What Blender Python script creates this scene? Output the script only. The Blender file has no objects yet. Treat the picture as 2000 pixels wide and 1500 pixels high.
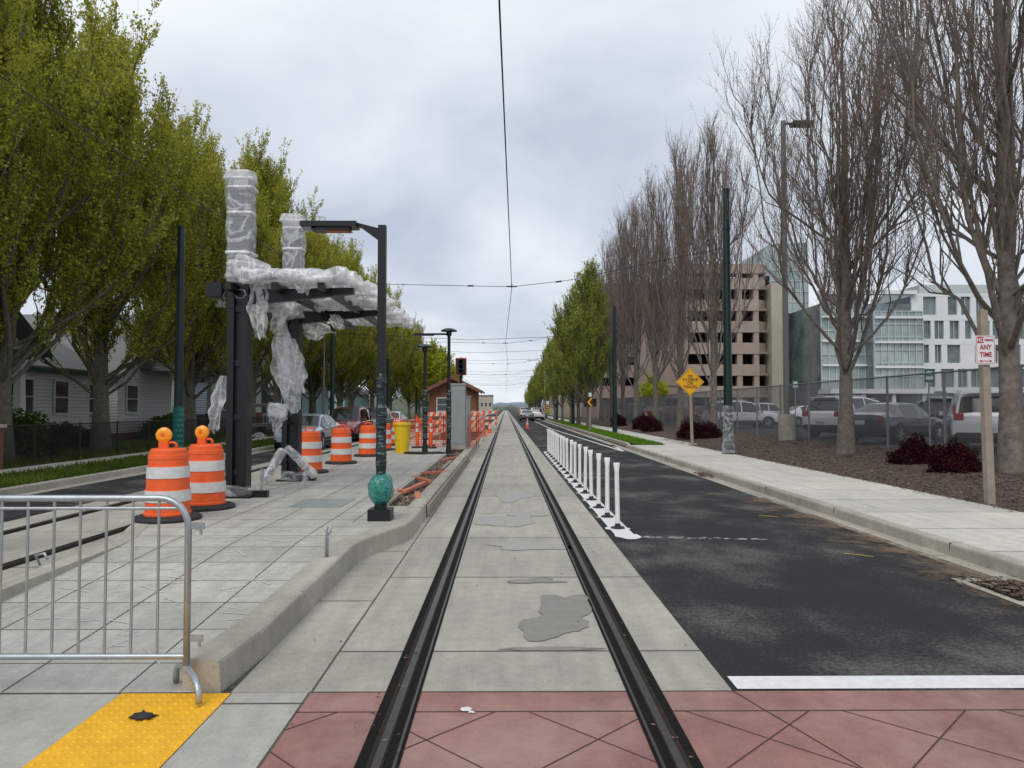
import bpy, math, random
import numpy as np
from mathutils import Vector, Matrix, noise as mn
random.seed(7)
sc = bpy.context.scene
COL = sc.collection

# ---------------------------------------------------------------- materials
def newmat(name):
    m = bpy.data.materials.new(name); m.use_nodes = True
    nt = m.node_tree
    b = nt.nodes.get('Principled BSDF')
    return m, nt, b
def N(nt, t, **kw):
    n = nt.nodes.new(t)
    for k, v in kw.items(): setattr(n, k, v)
    return n
def c4(c, f=1.0): return (c[0]*f, c[1]*f, c[2]*f, 1)
def mat(name, col, rough=0.6, metal=0.0, var=0.12, scale=4.0, bump=0.0, bscale=40.0, alpha=1.0, spec=0.5, col2=None, detail=6):
    m, nt, b = newmat(name)
    L = nt.links
    tc = N(nt, 'ShaderNodeTexCoord')
    no = N(nt, 'ShaderNodeTexNoise'); no.inputs['Scale'].default_value = scale; no.inputs['Detail'].default_value = detail
    no.inputs['Roughness'].default_value = 0.65
    L.new(tc.outputs['Object'], no.inputs['Vector'])
    r = N(nt, 'ShaderNodeValToRGB')
    r.color_ramp.elements[0].position = 0.3; r.color_ramp.elements[1].position = 0.7
    c2 = col2 if col2 else tuple(x*(1+var) for x in col)
    r.color_ramp.elements[0].color = c4(col, 1-var) if not col2 else c4(col)
    r.color_ramp.elements[1].color = c4(c2)
    L.new(no.outputs['Fac'], r.inputs['Fac']); L.new(r.outputs['Color'], b.inputs['Base Color'])
    b.inputs['Roughness'].default_value = rough; b.inputs['Metallic'].default_value = metal
    b.inputs['Specular IOR Level'].default_value = spec
    b.inputs['Alpha'].default_value = alpha
    if bump > 0:
        n2 = N(nt, 'ShaderNodeTexNoise'); n2.inputs['Scale'].default_value = bscale; n2.inputs['Detail'].default_value = 4
        L.new(tc.outputs['Object'], n2.inputs['Vector'])
        bp = N(nt, 'ShaderNodeBump'); bp.inputs['Strength'].default_value = bump; bp.inputs['Distance'].default_value = 0.02
        L.new(n2.outputs['Fac'], bp.inputs['Height']); L.new(bp.outputs['Normal'], b.inputs['Normal'])
    return m

def concrete(name, col, slab=(2.25, 5.2), stain=0.25, rough=0.8, blotch=None):
    m, nt, b = newmat(name); L = nt.links
    tc = N(nt, 'ShaderNodeTexCoord')
    n1 = N(nt, 'ShaderNodeTexNoise'); n1.inputs['Scale'].default_value = 0.9; n1.inputs['Detail'].default_value = 8; n1.inputs['Roughness'].default_value = .7
    n2 = N(nt, 'ShaderNodeTexNoise'); n2.inputs['Scale'].default_value = 60; n2.inputs['Detail'].default_value = 4
    mp = N(nt, 'ShaderNodeMapping'); mp.inputs['Scale'].default_value = (6, .5, 1)
    n3 = N(nt, 'ShaderNodeTexNoise'); n3.inputs['Scale'].default_value = 1.2; n3.inputs['Detail'].default_value = 6
    n5 = N(nt, 'ShaderNodeTexNoise'); n5.inputs['Scale'].default_value = 7; n5.inputs['Detail'].default_value = 8; n5.inputs['Roughness'].default_value = .75
    for q in (n1, n2, n5): L.new(tc.outputs['Object'], q.inputs['Vector'])
    L.new(tc.outputs['Object'], mp.inputs['Vector']); L.new(mp.outputs['Vector'], n3.inputs['Vector'])
    sp = N(nt, 'ShaderNodeSeparateXYZ'); L.new(tc.outputs['Object'], sp.inputs[0])
    a = N(nt, 'ShaderNodeMath', operation='SUBTRACT'); a.inputs[1].default_value = slab[1]; L.new(sp.outputs['Y'], a.inputs[0])
    d = N(nt, 'ShaderNodeMath', operation='DIVIDE'); d.inputs[1].default_value = slab[0]; L.new(a.outputs[0], d.inputs[0])
    f = N(nt, 'ShaderNodeMath', operation='FLOOR'); L.new(d.outputs[0], f.inputs[0])
    wn = N(nt, 'ShaderNodeTexWhiteNoise', noise_dimensions='1D'); L.new(f.outputs[0], wn.inputs['W'])
    def mr(src, lo, hi, a0=0.3, a1=0.7):
        x = N(nt, 'ShaderNodeMapRange'); x.inputs['From Min'].default_value = a0; x.inputs['From Max'].default_value = a1
        x.inputs['To Min'].default_value = lo; x.inputs['To Max'].default_value = hi; L.new(src, x.inputs['Value']); return x.outputs[0]
    p = mr(n1.outputs['Fac'], 1-stain, 1+stain*.35)
    for q in (mr(n2.outputs['Fac'], .92, 1.08), mr(n3.outputs['Fac'], .88, 1.08), mr(wn.outputs['Value'], .91, 1.07, 0, 1), mr(n5.outputs['Fac'], .84, 1.11)):
        mm = N(nt, 'ShaderNodeMath', operation='MULTIPLY'); L.new(p, mm.inputs[0]); L.new(q, mm.inputs[1]); p = mm.outputs[0]
    vm = N(nt, 'ShaderNodeVectorMath', operation='SCALE'); vm.inputs[0].default_value = col; L.new(p, vm.inputs['Scale'])
    src = vm.outputs[0]
    if blotch:
        n6 = N(nt, 'ShaderNodeTexNoise'); n6.inputs['Scale'].default_value = 1.1; n6.inputs['Detail'].default_value = 9; n6.inputs['Roughness'].default_value = .7
        mp6 = N(nt, 'ShaderNodeMapping'); mp6.inputs['Location'].default_value = (5, 3, 1); L.new(tc.outputs['Object'], mp6.inputs['Vector']); L.new(mp6.outputs[0], n6.inputs['Vector'])
        mx = N(nt, 'ShaderNodeMix', data_type='RGBA'); L.new(mr(n6.outputs['Fac'], 0, .75, .46, .70), mx.inputs['Factor']); L.new(src, mx.inputs['A']); mx.inputs['B'].default_value = c4(blotch); src = mx.outputs['Result']
    L.new(src, b.inputs['Base Color'])
    L.new(mr(n1.outputs['Fac'], rough-.25, rough+.1), b.inputs['Roughness'])
    b.inputs['Specular IOR Level'].default_value = .3
    bp = N(nt, 'ShaderNodeBump'); bp.inputs['Strength'].default_value = .3; bp.inputs['Distance'].default_value = .01
    L.new(n2.outputs['Fac'], bp.inputs['Height']); L.new(bp.outputs['Normal'], b.inputs['Normal'])
    return m

def asphalt_mat(name, residue=True):
    m, nt, b = newmat(name); L = nt.links
    tc = N(nt, 'ShaderNodeTexCoord')
    n1 = N(nt, 'ShaderNodeTexNoise'); n1.inputs['Scale'].default_value = .75; n1.inputs['Detail'].default_value = 4; n1.inputs['Roughness'].default_value = .6
    n2 = N(nt, 'ShaderNodeTexNoise'); n2.inputs['Scale'].default_value = 26; n2.inputs['Detail'].default_value = 10; n2.inputs['Roughness'].default_value = .9
    n3 = N(nt, 'ShaderNodeTexVoronoi'); n3.inputs['Scale'].default_value = 95
    mp = N(nt, 'ShaderNodeMapping'); mp.inputs['Scale'].default_value = (1.0, .7, 1); mp.inputs['Location'].default_value = (2.6, 4.1, 0)
    L.new(tc.outputs['Object'], mp.inputs['Vector']); L.new(mp.outputs[0], n1.inputs['Vector'])
    for n in (n2, n3): L.new(tc.outputs['Object'], n.inputs['Vector'])
    r1 = N(nt, 'ShaderNodeMapRange'); r1.inputs['From Min'].default_value = .42; r1.inputs['From Max'].default_value = .66; L.new(n1.outputs['Fac'], r1.inputs['Value'])
    ad = N(nt, 'ShaderNodeMath', operation='MULTIPLY_ADD'); ad.inputs[1].default_value = .20; L.new(r1.outputs[0], ad.inputs[0]); L.new(n2.outputs['Fac'], ad.inputs[2])
    r2 = N(nt, 'ShaderNodeMapRange'); r2.inputs['From Min'].default_value = .57; r2.inputs['From Max'].default_value = .74; L.new(ad.outputs[0], r2.inputs['Value'])
    mx = N(nt, 'ShaderNodeMix', data_type='RGBA'); L.new(r2.outputs[0], mx.inputs['Factor'])
    mx.inputs['A'].default_value = (.023, .0225, .0235, 1); mx.inputs['B'].default_value = (.115, .110, .102, 1) if residue else (.05, .05, .05, 1)
    m3 = N(nt, 'ShaderNodeMapRange'); m3.inputs['To Min'].default_value = .6; m3.inputs['To Max'].default_value = 1.6; m3.inputs['From Max'].default_value = .8
    L.new(n3.outputs['Distance'], m3.inputs['Value'])
    vm = N(nt, 'ShaderNodeVectorMath', operation='SCALE'); L.new(mx.outputs['Result'], vm.inputs[0]); L.new(m3.outputs[0], vm.inputs['Scale'])
    L.new(vm.outputs[0], b.inputs['Base Color'])
    b.inputs['Roughness'].default_value = .85
    b.inputs['Specular IOR Level'].default_value = .2
    bp = N(nt, 'ShaderNodeBump'); bp.inputs['Strength'].default_value = .6; bp.inputs['Distance'].default_value = .01
    L.new(n3.outputs['Distance'], bp.inputs['Height']); L.new(bp.outputs['Normal'], b.inputs['Normal'])
    return m

def leaf_mat(name, a, bcol, trans=.35, zg=0.0):
    m, nt, b = newmat(name); L = nt.links; nt.nodes.remove(b)
    tc = N(nt, 'ShaderNodeTexCoord'); no = N(nt, 'ShaderNodeTexNoise'); no.inputs['Scale'].default_value = .6; no.inputs['Detail'].default_value = 1
    L.new(tc.outputs['Object'], no.inputs['Vector'])
    g = N(nt, 'ShaderNodeNewGeometry')
    ad = N(nt, 'ShaderNodeMath', operation='MULTIPLY_ADD'); ad.inputs[1].default_value = .45
    L.new(g.outputs['Random Per Island'], ad.inputs[0]); L.new(no.outputs['Fac'], ad.inputs[2])
    src = ad.outputs[0]
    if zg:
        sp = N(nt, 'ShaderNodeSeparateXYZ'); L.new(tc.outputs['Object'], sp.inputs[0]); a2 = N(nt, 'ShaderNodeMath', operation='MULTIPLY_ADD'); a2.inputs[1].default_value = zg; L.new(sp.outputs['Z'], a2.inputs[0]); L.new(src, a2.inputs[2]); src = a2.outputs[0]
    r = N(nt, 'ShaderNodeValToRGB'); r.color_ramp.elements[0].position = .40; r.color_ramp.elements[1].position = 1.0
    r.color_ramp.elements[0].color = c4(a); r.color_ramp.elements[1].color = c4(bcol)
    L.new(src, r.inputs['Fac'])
    d = N(nt, 'ShaderNodeBsdfDiffuse'); L.new(r.outputs[0], d.inputs['Color'])
    t = N(nt, 'ShaderNodeBsdfTranslucent'); L.new(r.outputs[0], t.inputs['Color'])
    ms = N(nt, 'ShaderNodeMixShader'); ms.inputs[0].default_value = trans
    L.new(d.outputs[0], ms.inputs[1]); L.new(t.outputs[0], ms.inputs[2])
    L.new(ms.outputs[0], nt.nodes['Material Output'].inputs['Surface'])
    return m

def banded(name, ca, cb, scale, direction='Z', rough=.7, dist=0.0, bump=0.0, sharp=(.45, .55)):
    m, nt, b = newmat(name); L = nt.links
    tc = N(nt, 'ShaderNodeTexCoord'); w = N(nt, 'ShaderNodeTexWave', bands_direction=direction)
    w.inputs['Scale'].default_value = scale; w.inputs['Distortion'].default_value = dist; w.inputs['Detail'].default_value = 2
    L.new(tc.outputs['Object'], w.inputs['Vector'])
    r = N(nt, 'ShaderNodeValToRGB'); r.color_ramp.elements[0].position = sharp[0]; r.color_ramp.elements[1].position = sharp[1]
    r.color_ramp.elements[0].color = c4(ca); r.color_ramp.elements[1].color = c4(cb)
    L.new(w.outputs['Fac'], r.inputs['Fac']); L.new(r.outputs[0], b.inputs['Base Color']); b.inputs['Roughness'].default_value = rough
    if bump:
        bp = N(nt, 'ShaderNodeBump'); bp.inputs['Strength'].default_value = bump; bp.inputs['Distance'].default_value = .03
        L.new(w.outputs['Fac'], bp.inputs['Height']); L.new(bp.outputs['Normal'], b.inputs['Normal'])
    return m

M = {}
M['ground'] = mat('ground_soil', (.07, .075, .04), .95, var=.4, scale=.3)
M['asph'] = asphalt_mat('asphalt_fresh'); M['asph2'] = asphalt_mat('asphalt_lot', False)
M['conc'] = concrete('track_concrete', (.43, .405, .345), stain=.24)
M['conc2'] = concrete('platform_concrete', (.47, .455, .405), slab=(.62, 4.9), stain=.22)
M['walk'] = concrete('sidewalk_concrete', (.58, .555, .485), slab=(1.5, 5.0), stain=.10)
M['kerb'] = concrete('kerb_concrete', (.43, .40, .335), slab=(3, 0), stain=.28)
M['red'] = concrete('red_stamped_concrete', (.33, .165, .14), slab=(5, 0), stain=.34, rough=.7, blotch=(.40, .27, .23))
M['joint'] = mat('joint_dark', (.09, .08, .065), .9)
M['jointr'] = mat('joint_red', (.07, .035, .03), .9)
M['wet'] = mat('wet_concrete', (.235, .222, .19), .55, var=.12, scale=9, spec=.25)
M['damp'] = mat('damp_concrete', (.34, .325, .285), .5, var=.12, scale=9, spec=.3)
M['rubber'] = mat('rail_rubber', (.012, .011, .010), .9, var=.3, scale=20, spec=.12)
M['steel'] = mat('rail_steel', (.06, .052, .045), .35, .5, var=.3, scale=30, spec=.3)
M['rust'] = mat('rail_rust', (.028, .02, .015), .8, 0, var=.4, scale=15, spec=.2)
M['wpaint'] = mat('white_paint', (.74, .74, .72), .55, var=.1, scale=12, bump=.2)
M['wpaint2'] = mat('worn_white_paint', (.42, .42, .41), .6, var=.5, scale=18)
M['chalk'] = mat('scratch_mark', (.62, .61, .57), .8, var=.2, scale=30)
M['ypaint'] = mat('yellow_paint', (.5, .33, .05), .6, var=.2)
M['ytac'] = mat('yellow_tactile', (.80, .42, .012), .55, var=.14, scale=6)
M['mulch'] = mat('bark_mulch', (.03, .019, .013), .95, scale=22, col2=(.13, .083, .058), bump=.9, bscale=40)
M['chip'] = mat('bark_chip', (.11, .072, .048), .9, scale=4, col2=(.24, .17, .12))
M['dirt'] = mat('dirt', (.10, .065, .04), .95, scale=9, col2=(.27, .19, .13), bump=.6)
M['grass'] = mat('lawn_base', (.04, .06, .016), .95, var=.3, scale=3, bump=.6)
M['blade'] = leaf_mat('grass_blade', (.05, .085, .014), (.15, .20, .04))
M['blade2'] = leaf_mat('grass_blade_bright', (.09, .19, .016), (.18, .33, .04))
M['bark'] = mat('bark', (.07, .06, .042), .9, scale=9, col2=(.16, .145, .105), bump=.6, bscale=25)
M['bark2'] = mat('bark_grey', (.10, .08, .066), .9, scale=6, col2=(.24, .205, .18), bump=.6, bscale=25)
M['twig'] = mat('twig', (.20, .148, .125), .85, var=.3, scale=3)
M['twigg'] = mat('green_twig', (.13, .11, .05), .85, var=.3, scale=3)
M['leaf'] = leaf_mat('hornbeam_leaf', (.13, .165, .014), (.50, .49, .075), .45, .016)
M['leafg'] = leaf_mat('columnar_leaf', (.17, .22, .035), (.46, .50, .11), .45)
M['leafy'] = leaf_mat('bright_leaf', (.30, .36, .02), (.62, .64, .07), .4)
M['leafd'] = leaf_mat('shrub_leaf', (.02, .05, .01), (.08, .14, .03))
M['leafr'] = leaf_mat('barberry_leaf', (.018, .006, .007), (.062, .018, .02), .1)
M['bud'] = leaf_mat('bud', (.17, .11, .09), (.30, .20, .15), .2)
M['black'] = mat('black_steel', (.010, .010, .012), .38, .2, var=.2)
M['dkgreen'] = mat('dark_green_paint', (.008, .026, .024), .35, .1, var=.15)
M['galv'] = mat('galvanised', (.42, .44, .46), .4, .75, var=.15, scale=9)
M['lampgrey'] = mat('weathered_lamp_pole', (.15, .15, .145), .6, .1, var=.15, scale=5)
M['chain'] = mat('chainlink', (.23, .235, .24), .5, .3)
M['chainb'] = mat('chainlink_black', (.015, .015, .015), .5, .2)
M['orange'] = mat('orange_plastic', (.82, .11, .018), .45, var=.14, scale=7)
M['lens'] = mat('amber_lens', (.95, .33, .01), .2, var=.05)
M['refl'] = mat('white_reflective', (.62, .62, .60), .4, var=.14, scale=9)
M['blackrub'] = mat('black_rubber', (.02, .02, .02), .7)
M['yellow'] = mat('yellow_plastic', (.75, .52, .01), .45, var=.05)
M['cab'] = mat('grey_cabinet', (.33, .36, .35), .4, .3, var=.06)
M['ysign'] = mat('sign_yellow', (.85, .42, .015), .4, var=.03)
M['wsign'] = mat('sign_white', (.72, .72, .72), .4, var=.03)
M['rsign'] = mat('sign_red', (.42, .02, .03), .4, var=.03)
M['gsign'] = mat('sign_green', (.01, .14, .07), .4, var=.03)
M['blk'] = mat('sign_black', (.012, .012, .012), .5)
M['wood'] = mat('post_wood', (.30, .25, .20), .8, var=.2, scale=6, bump=.3)
M['woodo'] = mat('orange_wood', (.55, .17, .09), .8, var=.2, scale=6)
M['tail'] = mat('tail_light', (.35, .01, .012), .15, var=.05)
M['head'] = mat('head_light', (.6, .62, .65), .1, var=.05)
M['glass'] = mat('car_glass', (.012, .015, .017), .06, var=.1, spec=.8)
M['tyre'] = mat('tyre', (.018, .018, .018), .8)
M['rim'] = mat('alloy_rim', (.38, .39, .40), .3, .8)
M['chrome'] = mat('chrome', (.6, .6, .62), .15, 1)
M['plate'] = mat('plate', (.6, .62, .65), .5)
for k, c in dict(cwhite=(.72, .73, .74), cdark=(.035, .038, .045), csilver=(.34, .38, .43), cred=(.22, .02, .03), cgrey=(.14, .15, .16), cblack=(.015, .015, .017)).items():
    mm_ = mat('paint_'+k, c, .25, .15, var=.04, scale=2); mm_.node_tree.nodes['Principled BSDF'].inputs['Coat Weight'].default_value = .8; M[k] = mm_
M['siding'] = banded('white_siding', (.42, .43, .42), (.6, .61, .59), 2.2, 'Z', .7, 0, .5, (.0, .25))
M['sidingg'] = banded('bluegrey_siding', (.10, .12, .15), (.17, .20, .245), 2.2, 'Z', .7, 0, .5, (.0, .25))
M['sidingb'] = banded('lightblue_siding', (.30, .46, .50), (.42, .60, .64), 2.2, 'Z', .7, 0, .5, (.0, .25))
M['sidingr'] = banded('brown_siding', (.13, .055, .035), (.24, .10, .06), 1.6, 'X', .8, 0, .5, (.0, .25))
M['roof'] = mat('grey_shingle', (.12, .12, .125), .9, scale=14, col2=(.22, .22, .225), bump=.6, bscale=14)
M['trimg'] = mat('green_trim', (.03, .06, .04), .6)
M['trimw'] = mat('white_trim', (.6, .6, .58), .6)
M['win'] = mat('window_glass', (.03, .04, .05), .08, var=.5, scale=.4, spec=.8)
M['garage'] = mat('garage_concrete', (.36, .285, .235), .85, var=.10, scale=.6)
M['garage2'] = mat('garage_brown', (.25, .185, .155), .85, var=.12, scale=.6)
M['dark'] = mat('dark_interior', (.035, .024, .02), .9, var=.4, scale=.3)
M['cream'] = mat('cream_wall', (.42, .38, .30), .85, var=.08, scale=.6)
M['panel'] = mat('white_panel', (.72, .735, .74), .5, var=.06, scale=.5)
M['cglass'] = mat('curtain_glass', (.16, .22, .22), .15, .1, scale=.25, col2=(.46, .52, .51), spec=.7)
M['cglassd'] = mat('curtain_glass_dark', (.06, .085, .09), .15, .1, scale=.35, col2=(.22, .27, .28), spec=.7)
M['mull'] = mat('mullion', (.48, .51, .50), .5, .1)
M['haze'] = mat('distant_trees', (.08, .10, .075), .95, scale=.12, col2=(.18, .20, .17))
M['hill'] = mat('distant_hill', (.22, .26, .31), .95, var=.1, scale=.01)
M['brick'] = mat('red_brick', (.17, .06, .045), .85, var=.3, scale=7)

def wrapmat(name, col, alpha, crease, rough=.2, bs=2.2, width=.07):
    m, nt, b = newmat(name); L = nt.links
    tc = N(nt, 'ShaderNodeTexCoord'); no = N(nt, 'ShaderNodeTexNoise'); no.inputs['Scale'].default_value = bs; no.inputs['Detail'].default_value = 3; no.inputs['Distortion'].default_value = 2.0
    L.new(tc.outputs['Object'], no.inputs['Vector'])
    a = N(nt, 'ShaderNodeMath', operation='SUBTRACT'); a.inputs[1].default_value = .5; L.new(no.outputs['Fac'], a.inputs[0])
    ab = N(nt, 'ShaderNodeMath', operation='ABSOLUTE'); L.new(a.outputs[0], ab.inputs[0])
    mr = N(nt, 'ShaderNodeMapRange'); mr.inputs['From Min'].default_value = 0; mr.inputs['From Max'].default_value = width; mr.inputs['To Min'].default_value = crease; mr.inputs['To Max'].default_value = alpha
    L.new(ab.outputs[0], mr.inputs['Value']); L.new(mr.outputs[0], b.inputs['Alpha'])
    b.inputs['Base Color'].default_value = c4(col); b.inputs['Roughness'].default_value = rough; b.inputs['Specular IOR Level'].default_value = .7
    bp = N(nt, 'ShaderNodeBump'); bp.inputs['Strength'].default_value = .35; bp.inputs['Distance'].default_value = .04; bp.invert = True
    L.new(ab.outputs[0], bp.inputs['Height']); L.new(bp.outputs['Normal'], b.inputs['Normal'])
    return m
M['wrap'] = wrapmat('plastic_wrap', (.86, .87, .88), .36, .72)
M['wrap2'] = wrapmat('plastic_wrap_thin', (.82, .84, .86), .13, .42, bs=1.6, width=.06)
M['tape'] = wrapmat('plastic_tape', (.84, .85, .86), .60, .85)
def filmmat():
    m, nt, b = newmat('wrapped_black_film'); L = nt.links
    tc = N(nt, 'ShaderNodeTexCoord'); mp = N(nt, 'ShaderNodeMapping'); mp.inputs['Rotation'].default_value = (.5, .45, 0); mp.inputs['Scale'].default_value = (4, 4, 22)
    no = N(nt, 'ShaderNodeTexNoise'); no.inputs['Scale'].default_value = 1.6; no.inputs['Detail'].default_value = 3; no.inputs['Distortion'].default_value = .6
    L.new(tc.outputs['Object'], mp.inputs['Vector']); L.new(mp.outputs[0], no.inputs['Vector'])
    r = N(nt, 'ShaderNodeValToRGB'); r.color_ramp.elements[0].position = .53; r.color_ramp.elements[1].position = .68
    r.color_ramp.elements[0].color = (.010, .016, .016, 1); r.color_ramp.elements[1].color = (.17, .27, .26, 1)
    L.new(no.outputs['Fac'], r.inputs['Fac']); L.new(r.outputs[0], b.inputs['Base Color']); b.inputs['Roughness'].default_value = .25
    bp = N(nt, 'ShaderNodeBump'); bp.inputs['Strength'].default_value = .6; bp.inputs['Distance'].default_value = .01; L.new(no.outputs['Fac'], bp.inputs['Height']); L.new(bp.outputs[0], b.inputs['Normal'])
    return m
M['wrapg'] = filmmat()
M['teal'] = wrapmat('teal_film', (.04, .30, .26), .38, .8, .15, 6)

# ---------------------------------------------------------------- mesh builder
class MB:
    def __init__(s, name):
        s.name = name; s.v = []; s.f = []; s.m = []; s.sm = []; s.mats = []
    def mi(s, k):
        if k not in s.mats: s.mats.append(k)
        return s.mats.index(k)
    def add(s, vs, fs, k, smooth=False):
        o = len(s.v); s.v.extend([tuple(x) for x in vs]); i = s.mi(k)
        for f in fs:
            s.f.append(tuple(o+j for j in f)); s.m.append(i); s.sm.append(smooth)
    def box(s, c, d, k, rz=0, rx=0, ry=0, taper=1.0):
        R = Matrix.Rotation(rz, 3, 'Z') @ Matrix.Rotation(ry, 3, 'Y') @ Matrix.Rotation(rx, 3, 'X')
        vs = []
        for z in (-1, 1):
            t = taper if z > 0 else 1
            for x, y in ((-1, -1), (1, -1), (1, 1), (-1, 1)):
                vs.append(Vector(c) + R @ Vector((x*d[0]/2*t, y*d[1]/2*t, z*d[2]/2)))
        s.add(vs, [(3, 2, 1, 0), (4, 5, 6, 7), (0, 1, 5, 4), (1, 2, 6, 5), (2, 3, 7, 6), (3, 0, 4, 7)], k)
    def bb(s, x0, x1, y0, y1, z0, z1, k):
        s.box(((x0+x1)/2, (y0+y1)/2, (z0+z1)/2), (abs(x1-x0), abs(y1-y0), abs(z1-z0)), k)
    def cyl(s, p0, p1, r0, r1, k, n=12, caps=True):
        p0 = Vector(p0); p1 = Vector(p1); d = (p1-p0).normalized()
        ref = Vector((0, 0, 1)) if abs(d.z) < .9 else Vector((1, 0, 0))
        u = d.cross(ref).normalized(); w = d.cross(u)
        vs = []
        for p, r in ((p0, r0), (p1, r1)):
            for i in range(n):
                a = 2*math.pi*i/n; vs.append(p+u*math.cos(a)*r+w*math.sin(a)*r)
        s.add(vs, [(i, (i+1) % n, n+(i+1) % n, n+i) for i in range(n)], k, True)
        if caps:
            s.add(vs[:n], [tuple(range(n))[::-1]], k); s.add(vs[n:], [tuple(range(n))], k)
    def path(s, pts, r, k, n=8):
        pts = [Vector(p) for p in pts]; rings = []
        u0 = None
        for i, p in enumerate(pts):
            a = pts[max(i-1, 0)]; b = pts[min(i+1, len(pts)-1)]
            d = (b-a).normalized()
            if u0 is None:
                ref = Vector((0, 0, 1)) if abs(d.z) < .9 else Vector((1, 0, 0)); u0 = d.cross(ref).normalized()
            u = (u0-d*u0.dot(d)).normalized(); u0 = u; w = d.cross(u)
            rr = r[i] if isinstance(r, (list, tuple)) else r
            rings += [p+u*math.cos(2*math.pi*j/n)*rr+w*math.sin(2*math.pi*j/n)*rr for j in range(n)]
        fs = []
        for i in range(len(pts)-1):
            for j in range(n): fs.append((i*n+j, i*n+(j+1) % n, (i+1)*n+(j+1) % n, (i+1)*n+j))
        fs.append(tuple(range(n))[::-1]); fs.append(tuple(range((len(pts)-1)*n, len(pts)*n)))
        s.add(rings, fs, k, True)
    def lathe(s, c, prof, k, n=20, axis='Z'):
        for i in range(len(prof)-1):
            a = prof[i]; b = prof[i+1]; kk = a[2] if len(a) > 2 else k; vs = []
            for q in (a, b):
                for j in range(n):
                    t = 2*math.pi*j/n
                    if axis == 'Z': vs.append((c[0]+q[0]*math.cos(t), c[1]+q[0]*math.sin(t), c[2]+q[1]))
                    elif axis == 'Y': vs.append((c[0]+q[0]*math.cos(t), c[1]+q[1], c[2]+q[0]*math.sin(t)))
                    else: vs.append((c[0]+q[1], c[1]+q[0]*math.cos(t), c[2]+q[0]*math.sin(t)))
            s.add(vs, [(j, (j+1) % n, n+(j+1) % n, n+j) for j in range(n)], kk, True)
    def quad(s, a, b, c, d, k): s.add([a, b, c, d], [(0, 1, 2, 3)], k)
    def rect(s, x0, x1, y0, y1, z, k, zf=None, ny=1):
        ys = [y0+(y1-y0)*i/ny for i in range(ny+1)]
        for a, b in zip(ys[:-1], ys[1:]):
            za = zf(a) if zf else z; zb = zf(b) if zf else z
            s.quad((x0, a, za), (x1, a, za), (x1, b, zb), (x0, b, zb), k)
    def strip(s, p, q, w, k):
        p = Vector(p); q = Vector(q); d = (q-p); n = Vector((-d.y, d.x, 0)).normalized()*w/2
        s.quad(p-n, q-n, q+n, p+n, k)
    def sphere(s, c, r, k, n=12, sc_=(1, 1, 1), amp=0, seed=0):
        vs = []; fs = []; m_ = n
        for i in range(n//2+1):
            ph = math.pi*i/(n//2)
            for j in range(m_):
                t = 2*math.pi*j/m_
                d = Vector((math.sin(ph)*math.cos(t), math.sin(ph)*math.sin(t), math.cos(ph)))
                rr = r*(1+amp*mn.noise(d*2.5+Vector((seed, seed*1.7, 0))))
                vs.append((c[0]+d.x*rr*sc_[0], c[1]+d.y*rr*sc_[1], c[2]+d.z*rr*sc_[2]))
        for i in range(n//2):
            for j in range(m_): fs.append((i*m_+j, (i+1)*m_+j, (i+1)*m_+(j+1) % m_, i*m_+(j+1) % m_))
        s.add(vs, fs, k, True)
    def build(s, bevel=0, loc=None, rz=0):
        me = bpy.data.meshes.new(s.name); me.from_pydata(s.v, [], s.f)
        for k in s.mats: me.materials.append(M[k])
        me.polygons.foreach_set('material_index', s.m); me.polygons.foreach_set('use_smooth', s.sm); me.update()
        o = bpy.data.objects.new(s.name, me); COL.objects.link(o)
        if loc: o.location = loc
        o.rotation_euler = (0, 0, rz)
        if bevel:
            b = o.modifiers.new('bevel', 'BEVEL'); b.width = bevel; b.segments = 2; b.limit_method = 'ANGLE'; b.angle_limit = math.radians(50)
        return o

def text(parent, body, loc, size, k, name='lettering', sx=1.0, rz=0):
    cu = bpy.data.curves.new(name, 'FONT'); cu.body = body; cu.size = size; cu.align_x = 'CENTER'; cu.align_y = 'CENTER'; cu.offset = size*.02
    cu.extrude = .001
    o = bpy.data.objects.new(name, cu); COL.objects.link(o); cu.materials.append(M[k])
    o.parent = parent; o.location = loc; o.rotation_euler = (math.pi/2, 0, rz); o.scale = (sx, 1, 1)
    return o

# ---------------------------------------------------------------- ground
g = MB('ground'); g.rect(-2500, 2500, -50, 4000, -.06, 'ground'); g.build()
r = MB('road'); r.rect(-9.6, 5.1, 4.47, 700, 0, 'asph'); r.build()
def blob(b, x, y, rx, ry, z, k, seed=0, n=64, a1=.45, a2=.12):
    vs = [(x, y, z)]
    for i in range(n):
        t = 2*math.pi*i/n; rr = 1+a1*1.5*mn.noise(Vector((math.cos(t)*1.1+seed*3.1, math.sin(t)*1.1, seed)))+a2*mn.noise(Vector((math.cos(t)*5, math.sin(t)*5, seed+9)))
        vs.append((x+rx*rr*math.cos(t), y+ry*rr*math.sin(t), z))
    b.add(vs, [(0, 1+i, 1+(i+1) % n) for i in range(n)], k)
t = MB('track_slab')
t.rect(-1.64, 1.36, 4.47, 600, .004, 'conc'); t.rect(-7.45, -4.4, 4.47, 600, .004, 'conc')
t.strip((-1.16, 4.47, .007), (-1.16, 600, .007), .014, 'joint')
t.strip((-6.95, 4.47, .007), (-6.95, 600, .007), .014, 'joint')
for i in range(90):
    y = 5.2+2.25*i; t.strip((-1.16, y, .0075), (1.36, y, .0075), .013, 'joint')
    t.strip((-1.64, y-.9, .0075), (-1.16, y-.9, .0075), .012, 'joint')
    t.strip((-7.45, y+.5, .0075), (-4.7, y+.5, .0075), .013, 'joint')
t.build()
w = MB('damp_patches')
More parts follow.
